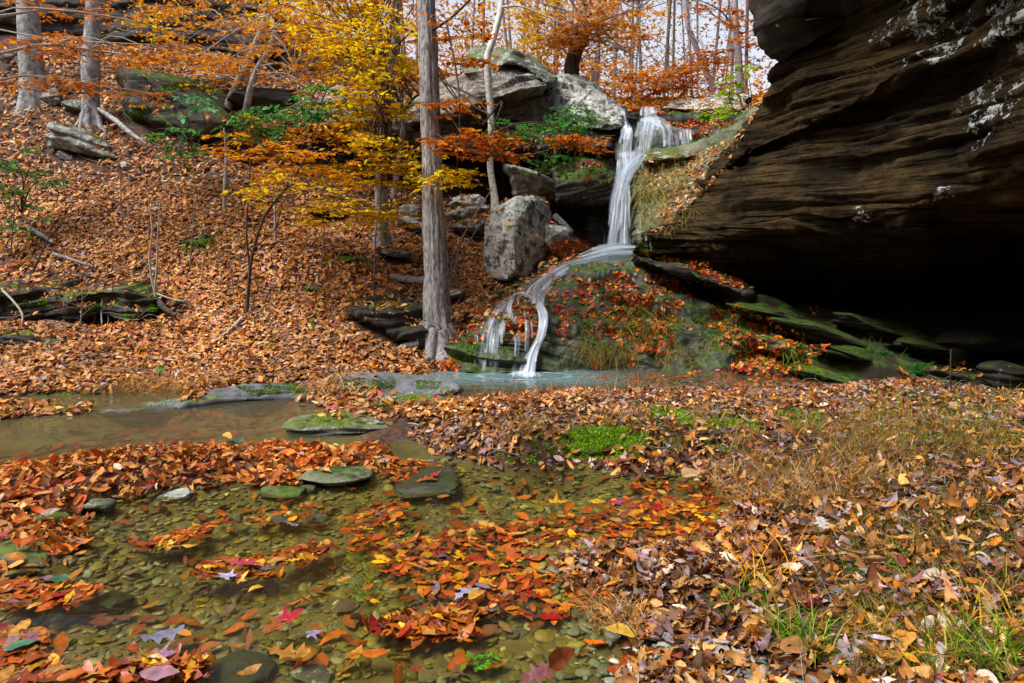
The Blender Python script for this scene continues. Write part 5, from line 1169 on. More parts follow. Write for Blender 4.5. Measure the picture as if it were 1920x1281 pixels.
# fallen branches
def stick_obj(label, pts, rad, mat='twig_pale', subs=(), name='fallen_branch', cat='branch', sides=8):
    W = np.array([P(*a) for a in pts]); ac = Acc(); tube(ac, W, rad, sides, len(W) * 6, .12, int(pts[0][0]))
    for s, r in subs: tube(ac, np.array([P(*a) for a in s]), r, 5, len(s) * 5, .1, 3)
    return tag(ac.build(name, M[mat], loc=W[0]), label, cat)
stick_obj('thick pale fallen branch on the slope right of the second grey trunk',[(185,205,11.5),(215,225,11.2),(245,250,10.9),(275,270,10.7)],[.035,.04,.035,.02],'bark_beech')
stick_obj('pale grey fallen branch at the left edge of the middle slope',[(55,425,9.0),(75,440,8.9),(100,455,8.8)],[.03,.032,.02],'bark_beech')
stick_obj('thin brown fallen branch left of the bright mossy block',[(100,476,8.6),(135,487,8.5),(175,500,8.4)],[.025,.02,.012],'bark_oak')
stick_obj('grey stick slanting down from the foot of the two stemmed sapling',[(455,595,7.5),(435,615,7.3),(410,635,7.1),(390,650,6.95)],[.02,.016,.012,.006])
stick_obj('pale stick lying on leaves at the left bank beside the seedling',[(272,668,6.65),(300,672,6.6),(330,676,6.55)],[.014,.012,.007])
stick_obj('short pale forked stick above the pool edge slab',[(378,690,6.4),(388,703,6.3),(400,714,6.2)],[.012,.01,.006],subs=[([(388,703,6.3),(392,690,6.35)],[.007,.004])])
stick_obj('pale branched twig hanging over the hollow of the long mossy ledge',[(192,560,7.6),(190,590,7.5),(193,630,7.3)],[.011,.009,.004],subs=[([(190,572,7.55),(180,590,7.5),(176,605,7.45)],[.006,.005,.003]),([(191,575,7.55),(203,595,7.5),(200,612,7.45)],[.006,.005,.003]),([(192,560,7.6),(170,556,7.6),(150,566,7.55)],[.007,.005,.003]),([(192,560,7.6),(215,560,7.6),(235,572,7.55)],[.007,.005,.003])])
stick_obj('pale drooping twig over the left end of the long mossy ledge',[(5,545,7.6),(25,565,7.5),(42,590,7.4),(38,615,7.3)],[.012,.011,.009,.004],subs=[([(42,590,7.4),(48,612,7.35)],[.005,.003])])
stick_obj('dark root log running right from the foot of the pale sapling',[(294,562,7.75),(310,580,7.6),(330,592,7.5)],[.04,.035,.02],'bark_dark')
stick_obj('dark fallen twig right of the pale sapling',[(325,572,7.7),(345,566,7.7),(362,576,7.6)],[.03,.025,.012],'bark_dark')
stick_obj('dark fallen branch high on the slope left of the understory trees',[(578,452,9.2),(600,460,9.1),(625,468,9.0)],[.03,.028,.014],'bark_dark')
stick_obj('brown log at the recess mouth between the slim trunk and the big trunk',[(735,398,9.9),(765,412,9.7),(800,428,9.5)],[.05,.05,.04],'bark_oak')
stick_obj('yellow brown log leaning behind the tall lichen boulder',[(1040,405,10.2),(1056,420,10.1),(1072,436,10)],[.05,.05,.045],'bark_oak')
stick_obj('mossy root reaching left from the big trunk across the leaves',[(735,518,8.4),(765,524,8.3),(800,526,8.1)],[.04,.045,.05],'bark_oak')
stick_obj('dark wet driftwood branch at the far right edge of the leafy island',[(1560,724,6.2),(1600,728,6.15),(1640,740,5.9),(1690,758,5.6)],[.03,.03,.025,.012],'bark_dark',subs=[([(1600,728,6.15),(1650,730,6.1)],[.02,.01])])
stick_obj('upright dead weed stalk at the right in front of the cave',[(1782,770,5.3),(1783,735,5.3),(1782,700,5.3),(1783,655,5.3)],[.008,.007,.006,.003],'twig_dark',name='dead_weed',cat='plant',subs=[([(1783,705,5.3),(1760,715,5.2),(1740,728,5.1)],[.004,.003,.002]),([(1783,715,5.3),(1750,735,5.2),(1752,760,5.1)],[.004,.003,.002]),([(1783,730,5.3),(1800,760,5.2)],[.004,.002])])
stick_obj('bare leaning double sapling between the big trunk and the tall boulder',[(858,560,8.4),(855,500,8.5),(870,440,8.7),(925,350,9.0)],[.016,.013,.010,.005],'twig',name='bare_sapling',cat='tree',subs=[([(858,555,8.4),(845,520,8.4),(870,470,8.5),(900,420,8.6)],[.012,.01,.008,.004]),([(840,530,8.4),(850,470,8.5),(848,420,8.6)],[.01,.008,.004])])
stick_obj('dark bare sapling at the left edge with two crossing stems',[(62,510,8.2),(90,450,8.2),(130,400,8.2)],[.012,.009,.004],'twig_dark',name='bare_sapling',cat='tree',subs=[([(60,510,8.2),(85,460,8.2),(105,400,8.3)],[.01,.008,.004])])
# ------------------------------------------------------------------ falling water
m, nt, N, L = newmat('white_falling_water')
uv = N('ShaderNodeUVMap', uv_map='UVMap').outputs[0]
at = N('ShaderNodeAttribute', attribute_name='Col'); sp_ = N('ShaderNodeSeparateXYZ'); L(at.outputs['Vector'], sp_.inputs[0])
n1 = tex(N, L, uv, 1.0, 4, 0.6, (26, 1.0, 1)); n2 = tex(N, L, uv, 1.0, 3, 0.6, (75, 1.8, 1))
s = mth(N, L, 'ADD', mth(N, L, 'MULTIPLY', n1, .65), mth(N, L, 'MULTIPLY', n2, .35))
# Col.x: thickness of the film, Col.y: 1 in the middle 0 on the edge
al = mth(N, L, 'MULTIPLY', mth(N, L, 'SUBTRACT', s, .5), 2.9)
al = mth(N, L, 'ADD', al, mth(N, L, 'SUBTRACT', sp_.outputs[0], .22))
al = mth(N, L, 'ADD', al, mth(N, L, 'MULTIPLY', mth(N, L, 'SUBTRACT', sp_.outputs[1], 1.0), .9), clamp=True)
al = mth(N, L, 'MULTIPLY', al, mth(N, L, 'MULTIPLY', sp_.outputs[1], 2.5, clamp=True), clamp=True)
al = mth(N, L, 'MULTIPLY', al, .88, clamp=True)
df = N('ShaderNodeBsdfDiffuse'); df.inputs[0].default_value = (.76, .87, 1.0, 1)
tl = N('ShaderNodeBsdfTranslucent'); tl.inputs[0].default_value = (.76, .87, 1.0, 1)
mx = N('ShaderNodeMixShader'); mx.inputs[0].default_value = .2; L(df.outputs[0], mx.inputs[1]); L(tl.outputs[0], mx.inputs[2])
gl = N('ShaderNodeBsdfGlossy', _Roughness=.25); mg = N('ShaderNodeMixShader'); mg.inputs[0].default_value = .08; L(mx.outputs[0], mg.inputs[1]); L(gl.outputs[0], mg.inputs[2])
tp = N('ShaderNodeBsdfTransparent'); mo = N('ShaderNodeMixShader'); L(al, mo.inputs[0]); L(tp.outputs[0], mo.inputs[1]); L(mg.outputs[0], mo.inputs[2])
o = N('ShaderNodeOutputMaterial'); L(mo.outputs[0], o.inputs[0]); M['falls'] = m
def ribbon(acc, pts, widths, thick, bulge=.012, nu=15, nv=60, seed=0, off=0.0, fade0=0, fade1=0):
    """sheet of water along a path of (px,py,Y); widths in metres, thick = film thickness along the path"""
    W = smoothline(np.array([P(*a) for a in pts]), nv); wd_ = np.interp(np.linspace(0, 1, nv), np.linspace(0, 1, len(widths)), widths)
    th = np.interp(np.linspace(0, 1, nv), np.linspace(0, 1, len(thick)), thick)
    t = unit(np.gradient(W, axis=0)); tocam = unit(np.array([0, 0, CAMZ]) - W)
    sd = unit(np.cross(t, tocam)); nn = unit(np.cross(sd, t)); nn = nn * np.sign((nn * tocam).sum(1))[:, None]
    u = np.linspace(-1, 1, nu); arc = np.cumsum(np.r_[0, np.linalg.norm(np.diff(W, axis=0), axis=1)])
    Pg = W[None] + sd[None] * (u[:, None] * wd_[None] / 2)[..., None] + nn[None] * (bulge * (1 - u[:, None] ** 2) + off)[..., None]
    Pg = Pg + nn[None] * (.012 * noise(np.stack([u[:, None] * 5 + 0 * arc[None], arc[None] * 1.2 + 0 * u[:, None], seed + 0 * u[:, None] * arc[None]], -1)))[..., None]
    UV = np.stack([(u[:, None] * wd_[None] / 2) + seed * 3.7, arc[None] + 0 * u[:, None] + seed], -1)
    edge = (1 - np.abs(u) ** 2.2)[:, None] * sstep(0, min(.14, arc[-1] * .35), arc + fade0 * .14)[None] * sstep(0, min(.2, arc[-1] * .3), arc[-1] - arc + fade1 * .2)[None]
    C = np.stack([np.broadcast_to(th[None], edge.shape), edge, edge * 0], -1)
    acc.add(Pg, gridfaces(nu, nv), C.reshape(-1, 3), UV)
def strands(acc, pts, widths, thick, seed=0, **k):
    # a faint film with separate threads of water running down it
    ribbon(acc, pts, widths, [q * .85 for q in thick], seed=seed, fade0=.5, fade1=.6, **k)
    rg = np.random.default_rng(seed * 7 + int(pts[0][0])); wm = float(np.mean(widths)); n = int(np.clip(wm / .035, 2, 10))
    k2 = dict(k); o0 = k2.pop('off', 0.0)
    for i in range(n):
        u = rg.uniform(-.42, .42); S = smoothline(np.array(pts, float), 7); ww = np.interp(np.linspace(0, 1, 7), np.linspace(0, 1, len(widths)), widths)
        S[:, 0] += (u + rg.normal(0, .035, 7).cumsum() * .5) * ww * F / S[:, 2]
        a = rg.uniform(0, .35); b = rg.uniform(.7, 1.0); i0, i1 = int(a * 6), max(int(b * 6) + 1, int(a * 6) + 4); S = S[i0:i1]
        if len(S) < 3: continue
        tt = np.interp(np.linspace(a, b, 5), np.linspace(0, 1, len(thick)), thick)
        w0 = rg.uniform(.14, .34) * wm + .008
        ribbon(acc, [tuple(q) for q in S], [w0 * .5, w0, w0 * .8, w0 * 1.1, w0 * .6], [.15, *(np.minimum(tt[1:4] * .8 + .05, .85)), .15], seed=seed + i + 3, nu=5, nv=28, off=o0 + .006 + rg.uniform(0, .02), bulge=.004)
def flow(name, label, parts):
    t = empty(name, parts[0][1][0][0] if False else P(*parts[0][1][0][0])); tag(t, label, 'waterfall'); b = np.array(t.location)
    for nm, ribs in parts:
        ac = Acc()
        for k, r in enumerate(ribs[0:] if not isinstance(ribs, tuple) else ribs):
            ribbon(ac, r[0], r[1], r[2], seed=k + len(nm), **(r[3] if len(r) > 3 else {}))
        ac.V = [v - b for v in ac.V]; ac.build(nm, M['falls'], t)
    return t
def fl(name, label, base, parts):
    t = empty(name, P(*base)); tag(t, label, 'waterfall'); b = np.array(P(*base))
    for nm, ribs in parts:
        ac = Acc()
        bo = {'splash_pool': .9, 'slide': .45, 'right_strand': .5, 'left_strand': .12, 'thin_film': .34, 'main_veil': .28, 'step_veil': .22, 'crest_stream': .15}.get(nm, .08)
        for k, r in enumerate(ribs): strands(ac, r[0], r[1], [q + bo for q in r[2]], seed=k + len(nm), **(r[3] if len(r) > 3 else {}))
        ac.V = [v - b for v in ac.V]; ac.build(nm, M['falls'], t)
fl('upper_waterfall', 'tall white upper waterfall dropping down black rock steps right of the lichen shoulder', (1160, 470, 9.6), [
 ('crest_stream', [([(1166,203,11.2),(1168,215,11.1),(1171,232,11.05),(1174,240,10.85)], [.13,.14,.17,.2], [.55,.6,.7,.8]), ([(1160,206,11.15),(1161,222,11.1),(1164,236,10.95)], [.06,.06,.06], [.3,.35,.4])]),
 ('crest_stream', [([(1217,200,11.25),(1217,208,11.15),(1217,217,11.08),(1216,228,11.0)], [.26,.30,.33,.36], [.7,.65,.6,.65])]),
 ('step_veil', [([(1174,236,10.85),(1176,250,10.75),(1174,270,10.6),(1172,296,10.4)], [.15,.22,.27,.30], [.9,.65,.6,.7]), ([(1216,220,10.95),(1216,232,10.8),(1212,255,10.65),(1208,285,10.45)], [.34,.44,.42,.36], [.8,.55,.42,.45]),
    ([(1222,224,10.9),(1245,238,10.75),(1250,262,10.7),(1250,276,10.6)], [.2,.3,.28,.26], [.7,.55,.5,.45]), ([(1230,228,10.9),(1262,240,10.8),(1290,245,10.8),(1298,248,10.75)], [.09,.10,.12,.1], [.5,.45,.4,.3]), ([(1283,242,10.8),(1285,256,10.7),(1287,276,10.6)], [.26,.24,.22], [.42,.38,.3]), ([(1264,238,10.8),(1268,256,10.72),(1270,274,10.6)], [.18,.16,.14], [.25,.22,.2])]),
 ('main_veil', [([(1172,285,10.4),(1174,310,10.3),(1168,340,10.15),(1163,375,9.95),(1160,420,9.75),(1156,470,9.55)], [.38,.31,.30,.36,.46,.56], [.8,.65,.6,.48,.4,.4]),
    ([(1208,280,10.4),(1196,298,10.3),(1180,318,10.15),(1168,345,10.05),(1166,380,9.85)], [.34,.28,.24,.22,.2], [.7,.75,.8,.8,.6]),
    ([(1166,340,10.05),(1158,375,9.85),(1152,420,9.65),(1146,468,9.5)], [.16,.18,.22,.26], [.5,.5,.45,.4], dict(off=.04)), ([(1175,350,10.05),(1174,390,9.8),(1172,430,9.65),(1172,468,9.5)], [.12,.14,.2,.24], [.5,.42,.38,.35], dict(off=.05))]),
 ('side_trickle', [([(1211,432,8.95),(1212,450,8.9),(1213,470,8.8)], [.06,.06,.05], [.5,.4,.3]), ([(1219,446,8.9),(1220,460,8.9),(1221,472,8.8)], [.03,.03,.03], [.4,.35,.3])]),
])
def mq(px, py, o=.05): return (px, py, float(MOUND(np.array([px, py], float))) - o)
def mp(l, o=.05): return [mq(a, b, o) for a, b in l]
fl('lower_cascade', 'white cascade sliding down the green mound and splitting round a tuft of red leaves', (980, 700, 7), [
 ('splash_pool', [([(1195,470,9.15),(1160,474,9.1),(1125,477,9.1),(1085,484,9.1)], [.16,.30,.26,.10], [1,1.1,1.0,.5]), ([(1180,468,9.2),(1145,470,9.2),(1110,470,9.25)], [.10,.14,.08], [.9,.9,.6])]),
 ('slide', [(mp([(1150,478),(1105,490),(1070,500),(1045,514),(1025,532),(1010,552),(1008,572)]), [.12,.16,.2,.24,.26,.26,.2], [1.0,.8,.72,.6,.5,.5,.75]), (mp([(1110,486),(1075,497),(1048,508),(1030,524)],.07), [.06,.08,.08,.05], [1.1,1.0,.9,.5]),
    (mp([(1060,500),(1025,518),(1000,538),(985,556)]), [.06,.14,.18,.16], [.3,.34,.36,.45]), (mp([(1000,560),(985,552),(970,551),(955,562)],.07), [.04,.08,.08,.05], [.35,.45,.4,.3])]),
 ('right_strand', [(mp([(1008,568),(1018,585),(1020,605),(1014,635),(1002,660),(990,682),(984,701)],.08), [.09,.11,.10,.09,.12,.15,.19], [.8,.85,.7,.6,.65,.8,.9]), (mp([(1010,640),(998,668),(992,700)],.10), [.08,.12,.15], [.6,.8,1.0])]),
 ('left_strand', [(mp([(962,558),(956,575),(958,590),(966,604),(970,614)],.08), [.09,.09,.07,.05,.03], [.9,.85,.75,.6,.4]), (mp([(968,624),(970,645),(968,670),(964,698)],.09), [.10,.09,.08,.12], [.85,.65,.45,.45]), (mp([(965,556),(945,565),(932,576),(925,582)],.07), [.05,.07,.06,.04], [.8,.6,.45,.3])]),
 ('thin_film', [(mp([(950,566),(935,590),(922,625),(912,690)],.05), [.14,.26,.36,.42], [.3,.28,.24,.2]), (mp([(912,655),(910,675),(908,696)],.06), [.06,.07,.08], [.5,.42,.32]), (mp([(893,620),(893,650),(892,690)],.05), [.05,.06,.06], [.28,.22,.2]), (mp([(935,590),(928,640),(930,690)],.06), [.12,.18,.26], [.3,.26,.2]), (mp([(985,580),(990,620),(988,660)],.05), [.10,.12,.12], [.2,.18,.15])]),
])
# foam where the cascade meets the pool: a low dome of tiny bubbles
ac = Acc(); rg = np.random.default_rng(5)
c0 = G(984, 706, 0); th = np.linspace(0, 2 * PI, 40); rr = np.linspace(0, 1, 10)
Pg = np.stack([c0[0] + .26 * rr[:, None] * np.cos(th) , c0[1] + .30 * rr[:, None] * np.sin(th), .012 + .02 * (1 - rr[:, None] ** 2) + 0 * th], -1)
UVg = np.stack([np.cos(th)[None] * rr[:, None] * .2, np.sin(th)[None] * rr[:, None]], -1)
ac.add(Pg, gridfaces(10, 40), np.stack([np.broadcast_to((1.0 - .8 * rr ** 2)[:, None], (10, 40)), np.broadcast_to(1 - rr[:, None] ** 2, (10, 40)), np.zeros((10, 40))], -1).reshape(-1, 3), UVg.reshape(-1, 2))
for ring, (r0, r1, a_) in enumerate([(.30, .42, .5), (.5, .6, .34), (.74, .82, .22)]):
    rr2 = np.linspace(r0, r1, 6); Pr = np.stack([c0[0] + 1.3 * rr2[:, None] * np.cos(th), c0[1] + .55 * rr2[:, None] * np.sin(th), .008 + 0 * rr2[:, None] * th], -1)
    pr = np.sin(np.linspace(0, PI, 6))
    ac.add(Pr, gridfaces(6, 40), np.stack([np.full((6, 40), a_), np.repeat(pr[:, None], 40, 1), np.zeros((6, 40))], -1).reshape(-1, 3), np.stack([th[None] * .3 + 0 * rr2[:, None], rr2[:, None] + 0 * th[None]], -1).reshape(-1, 2))
tag(ac.build('splash_foam', M['falls']), kind='stuff')

# ------------------------------------------------------------------ grass
def blades(acc, p, n, h, width, lean, pal, rg, dirs=None, curve=.5, down=0.0):
    N_ = len(p); ln = rg.normal(size=(N_, 3)); ln[:, 2] = 0; ln = unit(ln)
    if dirs is not None: ln = unit(ln * .6 + dirs)
    hh = rg.uniform(h[0], h[1], N_)[:, None]; le = np.clip(np.abs(rg.normal(lean, .35, N_)), 0, 1.6)[:, None]
    up = unit(n * .5 + np.array([0, 0, .7]))
    sd = unit(np.cross(up, rg.normal(size=(N_, 3))))
    segs = np.array([0, .35, .7, 1.0]); V = []
    for i, s in enumerate(segs):
        c = p + up * hh * (s * np.cos(le * s * .9) ) + ln * hh * s * np.sin(le * (.4 + curve * s)) - np.array([0, 0, 1.]) * down * hh * s * s
        w_ = width * (1 - s * .8)
        V += [c - sd * w_, c + sd * w_]
    V = np.stack(V, 1); F0 = np.array([(0, 1, 3, 2), (2, 3, 5, 4), (4, 5, 7, 6)])
    C = np.repeat(palette(pal, N_, rg, .25)[:, None], 8, 1); off = acc.n
    acc.V.append(V.reshape(-1, 3)); acc.n += N_ * 8; acc.hascol = True; acc.C.append(C.reshape(-1, 3))
    acc.F.append((F0[None] + (np.arange(N_) * 8)[:, None, None]).reshape(-1, 4) + off)
PAL_DRY = [(.50,.33,.16,4),(.62,.45,.25,2),(.36,.20,.08,3),(.45,.22,.05,1.2),(.20,.12,.06,1.5)]
PAL_GG = [(.12,.24,.03,3),(.20,.32,.05,2),(.07,.15,.02,2),(.36,.36,.10,1)]
PAL_OLV = [(.24,.17,.06,3),(.15,.14,.04,2),(.34,.22,.09,2.4),(.09,.12,.03,1.5),(.12,.06,.03,1)]
def tuft(name, jobs, seed):
    rg = np.random.default_rng(seed); ac = Acc()
    for poly, N_, h, wd_, lean, pal, kw in jobs:
        N_ = int(N_ * .7)
        kw = dict(kw); dn = kw.pop('dens', None)
        p, n = scatter_view(poly, N_, rg)
        if dn: k = fbm(p, dn[0], 3, dn[1]) > dn[2]; p, n = p[k], n[k]
        blades(ac, p, n, h, wd_, lean, pal, rg, **kw)
    return tag(ac.build(name, M['grass']), kind='stuff')
tuft('dry_grass', [
 ([(1380,800),(1700,790),(1720,900),(1500,960),(1350,950),(1330,880)], 5600, (.05,.18), 0.0018, 1.1, PAL_DRY + PAL_OLV[:2], dict(dens=(3.0,2,-.12))),
 ([(900,790),(1450,740),(1500,820),(1100,800),(950,860)], 3600, (.04,.13), 0.0022, 1.0, PAL_DRY, dict(dens=(4,3,.05))),
 ([(820,740),(1060,700),(1300,720),(1200,745),(1000,760)], 700, (.08,.22), 0.0024, .6, PAL_DRY, {}),
 ([(200,730),(330,710),(380,740),(240,755)], 900, (.08,.2), 0.0035, 1.0, PAL_DRY, {}),
 ([(320,700),(560,660),(560,712),(380,730)], 700, (.08,.2), 0.0032, 1.0, PAL_DRY, dict(dens=(1.5,4,0))),
 ([(575,735),(640,705),(650,715),(620,745)], 260, (.12,.26), 0.0040, 1.4, PAL_DRY, dict(down=.4)),
 ([(1480,820),(1920,850),(1920,1281),(1600,1281),(1560,1060),(1450,1000)], 11000, (.03,.10), 0.0019, 1.2, PAL_OLV, dict(dens=(4.5,6,-.05))),
 ([(1560,780),(1900,800),(1920,880),(1560,870)], 2600, (.05,.16), 0.0024, .8, PAL_OLV, {}),
 ([(1380,1090),(1480,1060),(1500,1110),(1400,1130)], 30, (.15,.3), 0.0029, 1.3, [(.60,.32,.03,1)], {}),
 ([(1600,1180),(1900,1120),(1920,1240),(1640,1281)], 120, (.12,.26), 0.0026, 1.3, [(.50,.26,.03,1),(.4,.3,.08,1)], {}),
 ([(1640,780),(1740,770),(1760,820),(1660,830)], 50, (.15,.3), 0.0024, 1.0, [(.42,.22,.05,1)], {}),
 ([(1100,1130),(1230,1160),(1210,1210),(1110,1190)], 500, (.05,.12), 0.0029, 1.0, PAL_DRY, {}),
], 81)
tuft('green_grass', [
 ([(1420,560),(1560,610),(1720,650),(1700,700),(1480,690)], 900, (.05,.14), .0022, 1.0, [(.06,.13,.02,2),(.12,.16,.04,1)], dict(dens=(2,5,0))), ([(1480,1080),(1920,880),(1920,1281),(1560,1281)], 4200, (.03,.09), .0014, 1.2, [(.10,.13,.03,2),(.2,.2,.06,1),(.07,.1,.02,2)], dict(dens=(3.5,9,-.05))),
 ([(950,790),(1450,750),(1560,800),(1400,850),(1000,850)], 2200, (.03,.09), .0018, 1.0, PAL_GG, dict(dens=(2,12,-.05))), ([(1300,760),(1420,780),(1400,830),(1300,810)], 500, (.04,.1), .0018, .9, PAL_GG, {}),
 ([(1540,880),(1920,860),(1920,1281),(1620,1281)], 2600, (.02,.06), 0.0021, 1.1, PAL_GG, dict(dens=(1.8,7,-.1))),
 ([(1500,960),(1700,960),(1760,1100),(1560,1090)], 900, (.02,.05), 0.0021, 1.0, PAL_GG, {}),
 ([(1560,740),(1900,740),(1920,850),(1640,850)], 1000, (.05,.16), 0.0029, .7, PAL_GG, {}),
 ([(1380,1100),(1440,1080),(1460,1130),(1330,1170)], 260, (.04,.1), 0.0024, 1.0, PAL_GG, {}),
 ([(1420,1150),(1560,1200),(1560,1270),(1480,1230)], 240, (.06,.16), 0.0029, 1.0, PAL_GG, {}),
 ([(680,1180),(640,1040),(760,940),(780,1000),(720,1100)], 260, (.05,.14), 0.0026, 1.5, PAL_GG, dict(down=.7)),
 ([(900,1050),(960,1040),(930,1110),(890,1090)], 120, (.05,.12), 0.0032, 1.4, PAL_GG, dict(down=.6)),
 ([(1700,1260),(1900,1200),(1920,1281)], 200, (.08,.2), 0.0029, 1.0, PAL_GG, {}),
], 82)
tuft('hanging_mound_grass', [
 ([(1080,600),(1180,570),(1400,620),(1390,670),(1100,665)], 2600, (.10,.24), 0.0032, 1.3, PAL_OLV + PAL_GG, dict(down=1.2, dens=(3.5,8,-.05))),
 ([(1080,640),(1300,640),(1300,690),(1090,680)], 1500, (.12,.26), 0.0032, 1.3, PAL_OLV, dict(down=1.3, dens=(4,9,.0))),
 ([(1380,600),(1560,660),(1540,700),(1390,680)], 900, (.08,.2), 0.0032, 1.3, PAL_GG, dict(down=1.0, dens=(1.6,10,-.05))),
 ([(1100,580),(1300,590),(1400,640),(1150,640)], 700, (.05,.12), 0.0032, .8, PAL_GG, dict(dens=(1.6,11,0))),
 ([(1240,290),(1340,250),(1430,200),(1400,270),(1300,330)], 900, (.08,.2), .0025, 1.1, [(.35,.30,.12,2),(.14,.26,.04,3),(.3,.16,.08,1)], dict(dens=(2,3,-.1))),
 ([(1205,330),(1260,300),(1300,320),(1240,420),(1200,430)], 900, (.12,.3), 0.0040, 1.2, [(.45,.36,.16,3),(.3,.34,.1,2)], dict(down=.9)),
 ([(1195,300),(1215,340),(1200,400),(1190,340)], 500, (.1,.26), 0.0040, 1.3, [(.30,.34,.12,1),(.45,.36,.16,1)], dict(down=1.2)),
 ([(1230,420),(1290,390),(1320,400),(1240,450)], 200, (.08,.2), 0.0040, 1.2, PAL_OLV, dict(down=1.0)),
], 83)
# moss: cushions of tiny upright blades on the rocks and banks
def mosspatch(name, jobs, seed):
    rg = np.random.default_rng(seed); ac = Acc()
    for poly, N_, sz, pal, dn in jobs:
        p, n = scatter_view(poly, N_, rg)
        if dn: k = fbm(p, dn[0], 3, dn[1]) > dn[2]; p, n = p[k], n[k]
        bumpy = .012 * fbm(p, 12, 2, 3)[:, None]
        add_leaves(ac, 'willow', p + n * (bumpy + sz * .25), n, rg.uniform(sz * .6, sz * 1.5, len(p)), palette(pal, len(p), rg, .3), .9, .3, .3, rg=rg, wid=np.full(len(p), 2.0))
    return tag(ac.build(name, M['moss']), kind='stuff')
PM1 = [(.17,.32,.008,3),(.09,.19,.006,3),(.28,.44,.012,1.5)]; PM2 = [(.09,.17,.008,3),(.14,.24,.01,2),(.045,.09,.006,2)]
mosspatch('bright_moss', [
 ([(0,742),(140,736),(330,745),(330,760),(0,778)], 1800, .014, PM1, (2.5,5,-.05)), ([(860,850),(1040,850),(1040,870),(870,872)], 700, .013, PM1, (3,5,0)), ([(1200,820),(1420,815),(1430,850),(1210,850)], 1500, .012, PM1, (3,6,0)), ([(950,740),(1180,735),(1170,760),(960,765)], 700, .012, PM2, (3,7,0)),
 ([(1200,545),(1400,590),(1400,640),(1220,600)], 1500, .014, PM2, (2,8,-.05)), ([(860,620),(960,600),(960,700),(850,700)], 2200, .013, PM2, (2.5,8,-.05)), ([(1040,600),(1120,560),(1100,690),(1050,690)], 1500, .013, PM2, (2.5,4,-.05)), ([(1205,300),(1300,285),(1290,330),(1210,400)], 900, .015, PM1, (2.5,4,.05)),
 ([(1170,762),(1240,757),(1305,775),(1310,800),(1200,790)], 3600, .016, PM1, None), ([(1320,785),(1430,790),(1430,812),(1330,806)], 2200, .016, PM1, None),
 ([(1020,830),(1090,805),(1190,800),(1230,830),(1210,860),(1040,862)], 6000, .014, PM1 + PM2, (3.5,9,-.12)), ([(1450,780),(1480,765),(1540,765),(1560,790),(1540,812),(1470,808)], 2600, .014, PM2, None),
 ([(330,462),(420,440),(430,470),(350,478)], 2600, .022, PM1, None), ([(590,770),(650,760),(760,800),(740,815),(620,805),(590,790)], 2200, .013, PM1, (2,3,-.05)),
 ([(640,760),(760,738),(920,742),(900,758),(700,765)], 2200, .013, [(.26,.34,.01,2),(.16,.24,.01,2)], (1.6,4,-.1)), ([(440,724),(560,716),(575,736),(470,740)], 2400, .013, PM2, None),
 ([(640,712),(740,712),(740,735),(640,738)], 2200, .013, PM2, None), ([(780,712),(830,716),(820,730),(780,730)], 600, .013, PM2, None), ([(60,745),(140,735),(150,768),(80,775)], 900, .013, PM1, None),
 ([(10,550),(120,552),(130,575),(10,572)], 900, .016, PM1, (2,5,-.1)), ([(225,590),(345,575),(330,610),(235,612)], 1600, .016, PM1, (2,5,-.05)), ([(280,570),(310,575),(300,590),(280,585)], 300, .016, PM1, None),
 ([(910,560),(960,530),(1000,520),(960,545),(920,570)], 1300, .016, PM2, None), ([(835,665),(880,620),(900,650),(860,690)], 1300, .016, PM2, None), ([(850,600),(900,565),(920,590),(880,620)], 900, .016, PM2, (2,5,-.1)),
 ([(1030,470),(1060,460),(1050,490),(1020,495)], 300, .016, PM2, None), ([(600,485),(660,480),(650,500),(610,500)], 500, .018, PM1, None), ([(670,480),(705,484),(700,500),(672,498)], 400, .018, PM1, None),
 ([(570,540),(605,540),(600,552),(572,550)], 300, .015, PM1, None), ([(575,605),(590,605),(590,625),(576,622)], 260, .015, PM1, None), ([(1665,1040),(1705,1045),(1700,1080),(1660,1070)], 700, .010, PM1, None),
 ([(1100,545),(1190,520),(1220,560),(1130,580)], 1200, .014, PM2, (2,8,0)), ([(1190,470),(1215,440),(1230,470),(1200,490)], 500, .014, PM2, None), ([(1370,570),(1420,575),(1420,600),(1380,600)], 500, .014, PM2, None),
 ([(150,575),(220,560),(230,570),(160,585)], 400, .016, PM2, None), ([(235,200),(280,200),(275,235),(240,230)], 400, .03, PM2, None), ([(300,158),(410,150),(420,168),(310,172)], 900, .03, PM2, None),
], 91)

# ------------------------------------------------------------------ leaves one can point to
def one_leaf(label, px, py, size, kind, col, yaw, z=.012, curl=.3, tiltv=(0, 0, 1), group='single leaves floating on the stream', mat='wetleaf', seed=None, name='fallen_leaf'):
    rg = np.random.default_rng(seed or int(px + py)); c = G(px, py, z); ac = Acc()
    d = np.array([[math.cos(yaw), math.sin(yaw), 0.]])
    add_leaves(ac, kind, c[None], np.array([tiltv], float), size, np.array([col], float) * .8, .05, curl, .4, dirs=d, rg=rg, rib=.75)
    tube(ac, [c - d[0] * size * .48, c - d[0] * size * .7 + [0, 0, .006], c - d[0] * size * .92], [.0014, .0012, .001], 4, 5, col=np.array(col) * .6)
    return tag(ac.build(name, M[mat], loc=c), label, 'leaf', group)
one_leaf('large purple grey lobed oak leaf floating alone in the lower left water',300,1190,.15,'oak',(.24,.23,.33),.5,z=.012,curl=.25)
one_leaf('lilac maple leaf just above the bottom edge leaf pile',295,1228,.10,'maple',(.36,.17,.27),.3,z=.03,curl=.5)
one_leaf('mauve curled leaf right of the lilac maple leaf',300,1262,.12,'beechhi',(.42,.22,.28),.2,z=.04,curl=.8)
one_leaf('pale blue grey star shaped leaf at the foot of the pink leaf raft',428,1081,.10,'maple',(.45,.46,.62),2.6,z=.012)
